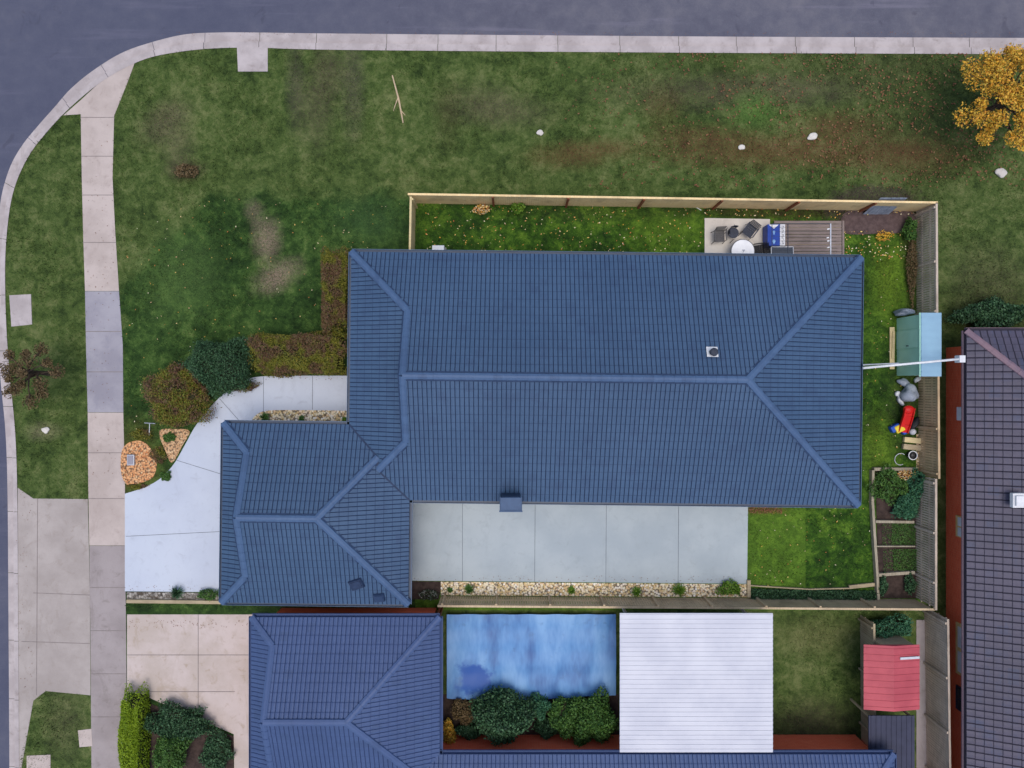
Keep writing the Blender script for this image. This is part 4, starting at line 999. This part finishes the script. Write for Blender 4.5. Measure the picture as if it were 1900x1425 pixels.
chair('warm grey patio chair standing apart at the left of the white table', 1335, 438, 0.05, M['grey_warm'])
chair('small rounded charcoal chair above the white table', 1361, 432, .7, M['grey_dark'], round_=True)
chair('charcoal armchair turned at an angle toward the white table', 1391, 428, -.65, M['grey_dark'])
chair('black patio chair on the right of the white table, under the eave', 1407, 464, -1.45, M['black'])
g = P(1378, 466, .72); t_ = empty('round_table', 'round white topped patio table half under the blue eave', 'table', loc=(g.x, g.y, .05))
m_ = MB(); m_.lathe((0, 0, .68), [(.5, 0), (.52, .012), (.5, .03)], 40); m_.build('tabletop', M['table'], t_)
m_ = MB(); m_.lathe((0, 0, .66), [(.525, 0), (.55, .02), (.545, .032), (.527, .034)], 40); m_.build('rim', M['grey_warm'], t_)
for k in range(4):
    m_ = MB(); a_ = PI / 4 + k * PI / 2; m_.tube([(math.cos(a_) * .42, math.sin(a_) * .42, 0), (math.cos(a_) * .3, math.sin(a_) * .3, .67)], .016, 8); m_.build('leg', M['grey_warm'], t_)
g = P(1380, 465, .8); o_ = empty('candle_holder', 'small grey wire candle holder on the white table', 'ornament', loc=(g.x, g.y, .762))
m_ = MB()
for k in range(3): a_ = k * 2.1 + .3; m_.tube([(math.cos(a_) * .07, math.sin(a_) * .07, 0), (0, 0, .12)], .006, 6)
m_.build('stand', M['grey_dark'], o_); m_ = MB(); m_.lathe((0, 0, .1), [(.02, 0), (.035, .03), (.03, .06)], 12); m_.build('cup', M['metal'], o_)
# deck beside the slab
g = P(1496, 440); dk_ = empty('timber_deck', 'low grey timber deck between patio slab and back lawn', 'deck', loc=(g.x, g.y, 0))
a_, b_ = P(1429, 411), P(1564, 500); n_ = 14
m_ = MB()
for k in range(n_):
    y0 = a_.y + (b_.y - a_.y) * k / n_; m_.box(((a_.x + b_.x) / 2 + .0, y0 - .07, .13), (b_.x - a_.x - .26, .135, .03))
put(m_.build('boards', M['deck']), dk_)
m_ = MB(); m_.box((b_.x - .05, (a_.y + b_.y) / 2, .125), (.09, a_.y - b_.y, .04)); m_.box((b_.x - .2, (a_.y + b_.y) / 2, .02), (.2, a_.y - b_.y, .1)); put(m_.build('border_board', M['deck']), dk_)
m_ = MB()
for yy in (a_.y - .3, (a_.y + b_.y) / 2, b_.y + .3): m_.box(((a_.x + b_.x) / 2, yy, .05), (b_.x - a_.x - .3, .09, .1))
put(m_.build('bearers', M['wood']), dk_)
# fold-down clothes line above the deck
g = P(1500, 445, 1.7); cl = empty('clothes_line', 'fold down clothes line with white end bar above the timber deck', 'clothes line', loc=(g.x, g.y, 0))
xa, xb = P(1462, 0, 1.7).x, P(1541, 0, 1.7).x; ya, yb = P(0, 415, 1.7).y, P(0, 492, 1.7).y
m_ = MB(); m_.box((xb, (ya + yb) / 2, 1.7), (.05, ya - yb, .04)); put(m_.build('end_bar', M['metal']), cl)
m_ = MB(); m_.beam((xa, ya, 1.7), (xa, yb, 1.7), .03, .03); m_.beam((xa - .7, ya, 1.7), (xb, ya, 1.7), .022, .03); m_.beam((xa - .7, ya, 1.7), (xa - .7, yb, 1.7), .022, .03); put(m_.build('frame', M['grey_dark']), cl)
m_ = MB()
for k in range(7): yy = ya - .16 - .2 * k; m_.tube([(xa - .7, yy, 1.71), (xb, yy, 1.71)], .006, 5)
put(m_.build('line_cord', M['grey_dark']), cl)
for k in range(2):
    m_ = MB(); m_.tube([(xa + .3 + k * 1.1, yb, 1.7), (xa + .3 + k * 1.1, yb - .25, .05)], .02, 8); put(m_.build('support_post', M['metal']), cl)
for (px, py) in ((1537, 425), (1536, 441), (1537, 447), (1537, 459)):
    c_ = P(px, py, 1.74); m_ = MB(); m_.box((c_.x, c_.y, 1.735), (.10, .05, .03), .2); put(m_.build('peg', M['white']), cl)
# blue and white boxed item on a dark bench
g = P(1441, 436, .75); bb_ = empty('storage_box', 'blue box with white lid edge standing on the deck beside the patio chairs', 'box', loc=(g.x, g.y, .15))
m_ = MB(); m_.box((-.13, 0, .3), (.56, .98, .6)); m_.build('body', M['blue'], bb_, bevel=.015)
m_ = MB(); m_.box((.27, 0, .31), (.235, .98, .6)); m_.build('side_band', M['white'], bb_, bevel=.012)
m_ = MB(); m_.add([(-.36, .47, .604), (.1, .47, .604), (-.12, .28, .604)], [(0, 2, 1)]); m_.add([(-.36, .47, .60), (.1, .47, .60), (-.12, .28, .60)], [(0, 1, 2)]); m_.build('white_triangle', M['white'], bb_)
pale = simple('pale_blue_print', srgb(150, 190, 226), srgb(120, 164, 212), bump=0)
for yy, s_ in ((.14, .055), (-.28, .07)):
    m_ = MB(); m_.lathe((-.12, yy, .600), [(s_, 0), (s_, .005), (s_ * .5, .005)], 14); m_.box((-.12, yy - .09, .603), (.07, .05, .005)); m_.build('emblem', pale, bb_)
pr = MB()
for k in range(9):
    y0 = .40 - k * .095
    pr.box((.27, y0, .613), (.10, .014, .004)); pr.box((.235 if k % 2 else .305, y0 - .022, .613), (.02, .045, .004)); 
    if k % 3: pr.box((.27, y0 - .045, .613), (.07, .014, .004))
pr.build('lettering', M['grey_dark'], bb_)
g = P(1452, 468, .7); bn = empty('glass_bench', 'dark glass topped bench half hidden under the eave by the blue box', 'bench', loc=(g.x, g.y, .15))
m_ = MB(); m_.box((0, 0, .5), (.98, .5, .02)); m_.build('top', M['glass'], bn); m_ = MB()
for s_ in (-1, 1): m_.beam((-.5, .25 * s_, .5), (.5, .25 * s_, .5), .03, .05); m_.beam((.5 * s_, -.25, .5), (.5 * s_, .25, .5), .03, .05)
m_.build('frame', M['metal'], bn)
for sx in (-1, 1):
    for sy in (-1, 1): m_ = MB(); m_.box((.47 * sx, .22 * sy, .24), (.03, .03, .48)); m_.build('leg', M['metal'], bn)
# air conditioner behind the house near the short fence
g = P(814, 463, .5); ac = empty('air_conditioner', 'pale box air conditioner against the wall near the short fence', 'air conditioner', loc=(g.x, g.y, 0))
m_ = MB(); m_.box((0, -.06, .4), (.56, .42, .7)); m_.build('casing', M['metal'], ac, bevel=.02)
m_ = MB(); m_.box((0, .155, .4), (.36, .02, .5)); m_.build('grille', M['grey_dark'], ac)
m_ = MB(); m_.box((0, -.06, .03), (.6, .46, .06)); m_.build('base', M['patio'], ac)
# stick, plank, odd bits
m_ = MB(); a_, b_ = P(1287, 382, .04), P(1301, 390, .04); m_.tube([a_, b_], .018, 6); tag(m_.build('stick', M['white']), 'short white stick lying on the grass near the back fence', 'stick')

# ------------------------------------------------------------------ shed side of the yard
xa = P(1664, 0).x; za = 1.85
s0, s1_ = P(1664, 586), P(1664, 698)
ridge_x = 19.15
g = Vector(((xa + .8), (s0.y + s1_.y) / 2, 0)); shd = empty('garden_shed', 'mint green garden shed with pale blue flat roof by the right fence', 'shed', loc=tuple(g))
yT, yB = P(0, 583, 1.9).y, P(0, 696, 1.9).y
m_ = MB(); m_.prism([(xa, yT), (xa + .80, yT), (xa + .80, yB), (xa, yB)], 0, 1.86); 
for k in range(13): m_.box((xa - .006, yT + (yB - yT) * (k + .5) / 13, .93), (.012, .06, 1.84))
put(m_.build('wall', M['shed_wall']), shd)
m_ = MB(); m_.prism([(xa - .02, yT + .06), (xa + .86, yT + .06), (xa + .86, yB - .06), (xa - .02, yB - .06)], 1.865, 1.93)
for k in range(9): m_.box((xa + .42, yT + (yB - yT) * (k + .5) / 9, 1.938), (.84, .05, .016))
put(m_.build('roof', M['shed_roof']), shd)
m_ = MB(); m_.box((xa - .04, (yT + yB) / 2, 1.85), (.05, yT - yB + .14, .06)); put(m_.build('roof_trim', M['shed_wall']), shd)
m_ = MB(); m_.box((xa - .03, (yT + yB) / 2 + .3, .9), (.03, .8, 1.7)); do = m_.build('door', M['shed_wall']); put(do, shd); m_ = MB(); m_.box((xa - .06, (yT + yB) / 2, .95), (.04, .04, .14)); h_ = m_.build('handle', M['grey_dark']); h_.parent = do
m_ = MB(); c_ = P(1690, 577, 1.0); m_.blob((c_.x, c_.y, .45), (.38, .17, .5), 3, .25); tag(m_.build('tarpaulin_bundle', M['tarp_grey']), 'crumpled blue grey bundle at the top end of the shed', 'tarpaulin')
m_ = MB(); a_, b_ = P(1655, 607, .06), P(1655, 685, .06); m_.beam(a_, b_, .22, .05); m_.beam(a_ + Vector((.05, -.2, .055)), b_ + Vector((.02, .5, .055)), .12, .04)
tag(m_.build('timber_plank', M['wood_pale'], bevel=.005), 'weathered plank lying on the grass along the green shed wall', 'plank')
# toys and junk below the shed
g = P(1674, 785, .4); sl_ = empty('toddler_slide', 'red toddler slide with yellow and blue ends lying by the right fence', 'slide', loc=(g.x, g.y, 0))
def T(px, py, z): v_ = P(px, py, z); return (v_.x, v_.y, v_.z)
m_ = MB(); ch_pts = [T(1687, 757, .62), T(1684, 772, .5), T(1679, 788, .34), T(1674, 802, .22)]
for i in range(3):
    m_.beam(ch_pts[i], ch_pts[i + 1], .42, .04)
    for s_ in (-1, 1):
        a_, b_ = Vector(ch_pts[i]), Vector(ch_pts[i + 1]); r_ = (b_ - a_).cross(Vector((0, 0, 1))).normalized() * .21 * s_ + Vector((0, 0, .05)); m_.beam(a_ + r_, b_ + r_, .04, .14)
m_.blob(T(1686, 760, .6), (.25, .2, .14), 5, .05, 2)
put(m_.build('chute', M['red'], bevel=.015), sl_)
m_ = MB(); m_.box(T(1669, 795, .25), (.42, .34, .14), .45); put(m_.build('yellow_platform', M['yellow'], bevel=.04), sl_)
m_ = MB(); m_.box(T(1660, 794, .14), (.44, .30, .28), .5); m_.box(T(1676, 800, .12), (.2, .3, .24), .5); put(m_.build('blue_base', M['toyblue'], bevel=.04), sl_)
def lump(name, label, px, py, rx, ry, h, mat, seed, cat, amp=.22, rz=0):
    c_ = P(px, py, h * .6); m_ = MB(); m_.blob((0, 0, 0), (rx, ry, h * .55), seed, amp, 3); o_ = m_.build(name, mat, smooth=True); o_.location = (c_.x, c_.y, h * .48); o_.rotation_euler = (0, 0, rz)
    return tag(o_, label, cat)
lump('tarpaulin_heap', 'rounded blue grey tarpaulin heap between shed and red slide', 1689, 731, .36, .40, .6, M['tarp_grey'], 41, 'tarpaulin', .3)
lump('plastic_bag', 'flattened pale grey bag just below the shed corner', 1678, 710, .27, .16, .3, M['tarp_grey'], 42, 'bag', .25, -.3)
lump('plastic_bag', 'pale knotted bag touching the right end of the shed wall', 1703, 704, .19, .10, .25, M['tarp_light'], 43, 'bag', .2, .7)
lump('plastic_bag', 'narrow white bag left of the tarpaulin heap', 1671, 744, .10, .26, .22, M['tarp_light'], 44, 'bag', .2, .45)
lump('plastic_bag', 'small pale blue bag at the left end of the junk pile', 1666, 730, .12, .12, .2, M['tarp_light'], 45, 'bag', .25)
lump('football', 'white ball beside the yellow and blue slide end', 1694, 801, .15, .15, .3, M['tarp_light'], 46, 'ball', .01)
lump('black_sack', 'black sack wedged between red slide and fence', 1697, 786, .17, .3, .4, M['black'], 47, 'sack', .3, -.3)
for k, (py, lb, w_) in enumerate(((817, 'pale sleeper block nearest the red slide', .95), (830, 'weathered sleeper block between the pale block and the round pot', 1.0))):
    c_ = P(1694 - k * 1, py, .18); m_ = MB(); m_.box((0, 0, 0), (w_ * .82, .25, .18), -.1); o_ = m_.build('sleeper_block', M['wood_pale'] if k == 0 else M['wood'], bevel=.02); o_.location = (c_.x, c_.y, .1); tag(o_, lb, 'timber block', 'timber blocks by the right fence')
c_ = P(1694, 845, .3); pt = empty('plant_pot', 'round black pot with white rim above the raised beds', 'pot', loc=(c_.x, c_.y, 0))
m_ = MB(); m_.lathe((0, 0, 0), [(.15, 0), (.19, .3), (.17, .3), (.15, .22), (.02, .2)], 24); m_.build('bowl', M['black'], pt, smooth=False)
m_ = MB(); m_.tube([(math.cos(t) * .195, math.sin(t) * .195, .3) for t in np.linspace(0, 2 * PI, 25)], .022, 6, close=False); m_.build('rim', M['white'], pt)
m_ = MB(); m_.lathe((0, 0, .2), [(.05, 0), (.06, .05), (.03, .07)], 12); m_.build('drain', M['grey_warm'], pt)
c_ = P(1671, 852, .05); m_ = MB(); m_.tube([(c_.x + math.cos(t) * .27, c_.y + math.sin(t) * .27, .05 + .03 * math.sin(t)) for t in np.linspace(.9, 5.2, 24)], .016, 6); tag(m_.build('hose_loop', M['tarp_light']), 'thin pale hoop of hose lying left of the round pot', 'hose')
# raised vegetable bed frame
g = P(1660, 990); rb = empty('raised_garden_bed', 'timber framed raised bed divided by cross rails along the right fence', 'garden bed', loc=(g.x, g.y, 0))
def rail(pts, wd, ht, nm='edging_board', z=.12, mat=None):
    for i in range(len(pts) - 1):
        m_ = MB(); a_, b_ = P(*pts[i], z), P(*pts[i + 1], z); m_.beam(a_, b_, wd, ht); put(m_.build(nm, mat or M['edge'], bevel=.006), rb)
rail([(1618, 872), (1617, 930), (1622, 1010), (1626, 1070), (1628, 1112)], .12, .24)
rail([(1620, 870), (1698, 870)], .14, .25); rail([(1623, 967), (1694, 968)], .12, .24, 'cross_rail'); rail([(1625, 1013), (1696, 1013)], .06, .2, 'cross_rail'); rail([(1627, 1066), (1695, 1061)], .14, .24, 'cross_rail')
g = P(1500, 1090); le = empty('lawn_edging', 'bent timber edging along the bottom of the right lawn', 'edging', loc=(g.x, g.y, 0))
for a_, b_, w_ in (((1390, 1086), (1500, 1093), .05), ((1500, 1093), (1575, 1091), .05), ((1575, 1089), (1622, 1084), .16)):
    m_ = MB(); m_.beam(P(*a_, .06), P(*b_, .06), w_, .12); put(m_.build('edging_board', M['wood']), le)
m_ = MB(); m_.beam(P(1389, 1076, .06), P(1389, 1108, .06), .16, .14); tag(m_.build('pebble_bed_end', M['wood'], bevel=.01), 'short timber end piece closing the long pebble bed', 'edging')
m_ = MB(); m_.beam(P(236, 1115, .08), P(412, 1117, .08), .16, .16); tag(m_.build('retaining_sleeper', M['wood'], bevel=.01), 'long timber sleeper below the stones at the foot of the driveway', 'sleeper')
# front garden bits
g = P(278, 792); tp = empty('garden_tap', 'thin grey T shaped pipe lying near the russet hedge', 'tap', loc=(g.x, g.y, 0))
m_ = MB(); m_.tube([(.0, -.45, .05), (.04, .16, .09)], .02, 8); m_.build('pipe', M['metal'], tp); m_ = MB(); m_.tube([(-.2, .19, .09), (.3, .16, .09)], .02, 8); m_.build('cross_bar', M['metal'], tp)
g = P(245, 853); mt = empty('meter_box', 'pale square meter box set in the orange bark bed', 'meter box', loc=(g.x, g.y, 0))
m_ = MB(); m_.box((0, 0, .07), (.34, .5, .14)); m_.build('casing', M['metal'], mt, bevel=.02); m_ = MB(); m_.box((0, 0, .145), (.26, .4, .02)); m_.build('lid', M['path_blue'], mt, bevel=.01)
# pale stones on the verge
for (px, py, r, lb) in ((1002, 246, .16, 'pale stone on the middle of the top verge'), (1508, 253, .22, 'pale rounded stone on the leafy right part of the top verge'),
                        (1376, 273, .16, 'dull stone among red leaves on the top verge'), (1858, 320, .26, 'flat pale stone below the orange tree'), (84, 798, .17, 'flat pale stone on the left verge by the footpath')):
    o_ = lump('stone', lb, px, py, r, r * .8, r * .7, M['patio'], px, 'stone', .2); o_['group'] = 'stones on the verges'
m_ = MB(); m_.tube([P(728, 140, .05), P(740, 185, .06), P(748, 228, .05)], [.03, .045, .03], 6); m_.tube([P(739, 180, .06), P(733, 196, .09), P(730, 206, .07)], [.03, .02, .01], 5); m_.tube([P(744, 205, .06), P(752, 214, .08)], [.025, .01], 5); tag(m_.build('fallen_branch', M['fence_b']), 'pale bleached branch lying on the top verge', 'branch')

# ------------------------------------------------------------------ yard of the house to the south
g = P(985, 1220); pc = empty('pool_cover', 'mottled blue cover over a pool between two yards at the bottom', 'cover', loc=(g.x, g.y, 0))
a_, b_ = P(829, 1140, .25), P(1143, 1296, .25); m_ = MB(); nx, ny = 40, 22
vs = [(a_.x + (b_.x - a_.x) * i / nx, a_.y + (b_.y - a_.y) * j / ny - .12 * (j == ny) * math.sin(i / nx * PI * 1.5), .25 + .03 * math.sin(i * .9 + j * .3) + .02 * math.sin(j * 1.1)) for j in range(ny + 1) for i in range(nx + 1)]
m_.add(vs, [(j * (nx + 1) + i, (j + 1) * (nx + 1) + i, (j + 1) * (nx + 1) + i + 1, j * (nx + 1) + i + 1) for j in range(ny) for i in range(nx)])
put(m_.build('sheet', M['pool_cover'], smooth=True), pc)
m_ = MB(); m_.prism([(a_.x + .05, a_.y - .05), (b_.x - .05, a_.y - .05), (b_.x - .05, b_.y + .2), (a_.x + .05, b_.y + .2)], 0, .18); put(m_.build('pool_wall', M['slate']), pc)
g = P(1290, 1270); wr = empty('patio_cover', 'large white ribbed steel patio roof at the bottom', 'patio roof', loc=(g.x, g.y, 0))
z_ = 2.5; a_, b_ = P(1150, 1138, z_), P(1434, 1396, z_)
m_ = MB(); m_.prism([(a_.x, a_.y), (b_.x, a_.y), (b_.x, b_.y), (a_.x, b_.y)], z_ - .06, z_)
nr = 30
for k in range(nr): m_.box(((a_.x + b_.x) / 2, a_.y + (b_.y - a_.y) * (k + .5) / nr, z_ + .012), (b_.x - a_.x, .09, .010))
put(m_.build('roof', M['white_roof']), wr)
for x_ in (a_.x + .55, b_.x - .55):
    for y_ in (a_.y - .6, b_.y + .6): m_ = MB(); m_.box((x_, y_, 1.2), (.1, .1, 2.44)); put(m_.build('post', M['white']), wr)
g = P(1655, 1255); ps = empty('garden_shed', 'small shed with faded red ribbed roof at the bottom right', 'shed', loc=(g.x, g.y, 0))
z_ = 2.0; a_, b_ = P(1604, 1197, z_), P(1708, 1318, z_); cy_ = (a_.x + b_.x) / 2
m_ = MB(); m_.prism([(a_.x + .9, a_.y - .1), (b_.x - .1, a_.y - .1), (b_.x - .1, b_.y + .1), (a_.x + .9, b_.y + .1)], 0, z_ - .08)
for y_ in (a_.y - .1, b_.y + .1): m_.box((a_.x + .86, y_, .95), (.08, .08, 1.9))
put(m_.build('wall', M['wood']), ps)
m_ = MB(); m_.add([(a_.x, a_.y, z_ - .07), (b_.x, a_.y, z_ - .07), (b_.x, b_.y, z_ - .07), (a_.x, b_.y, z_ - .07), (cy_, a_.y, z_ + .12), (cy_, b_.y, z_ + .12)], [(0, 4, 5, 3), (4, 1, 2, 5), (0, 1, 4), (3, 5, 2), (3, 2, 1, 0)])
for k in range(10): yy = a_.y + (b_.y - a_.y) * (k + .5) / 10; m_.beam((a_.x, yy, z_ - .06), (cy_, yy, z_ + .13), .04, .02); m_.beam((cy_, yy, z_ + .13), (b_.x, yy, z_ - .06), .04, .02)
put(m_.build('roof', M['pink_roof']), ps)
m_ = MB(); m_.beam((b_.x - .95, b_.y + 2.3, z_ + .12), (b_.x - .05, b_.y + 2.3, z_ + .0), .10, .03); put(m_.build('roof_batten', M['tarp_light']), ps)
g = P(1655, 1375); ls = empty('lean_to', 'dark slate lean-to roof below the faded red shed', 'lean-to', loc=(g.x, g.y, 0))
a_, b_ = P(1612, 1328, 1.8), P(1697, 1460, 1.8); m_ = MB(); m_.prism([(a_.x, a_.y), (b_.x, a_.y), (b_.x, b_.y), (a_.x, b_.y)], 1.74, 1.8)
for k in range(9): m_.box((a_.x + (b_.x - a_.x) * (k + .5) / 9, (a_.y + b_.y) / 2, 1.81), (.04, a_.y - b_.y, .02))
put(m_.build('roof', M['slate']), ls); 
for x_ in (a_.x + .1, b_.x - .1):
    for y_ in (a_.y - .1, b_.y + .1): m_ = MB(); m_.box((x_, y_, .87), (.08, .08, 1.74)); put(m_.build('post', M['wood']), ls)
for (px, py, sx, sy, lb) in ((862, 1384, .9, .35, 'left pale concrete slab on the red paving under the dark bush'), (1078, 1386, .9, .3, 'right pale concrete slab on the red paving near the bright bush')):
    c_ = P(px, py); m_ = MB(); m_.box((0, 0, .06), (sx * 1.6, sy * 1.6, .12)); o_ = m_.build('paving_slab', M['path'], bevel=.01); o_.location = (c_.x, c_.y, .01); tag(o_, lb, 'slab')
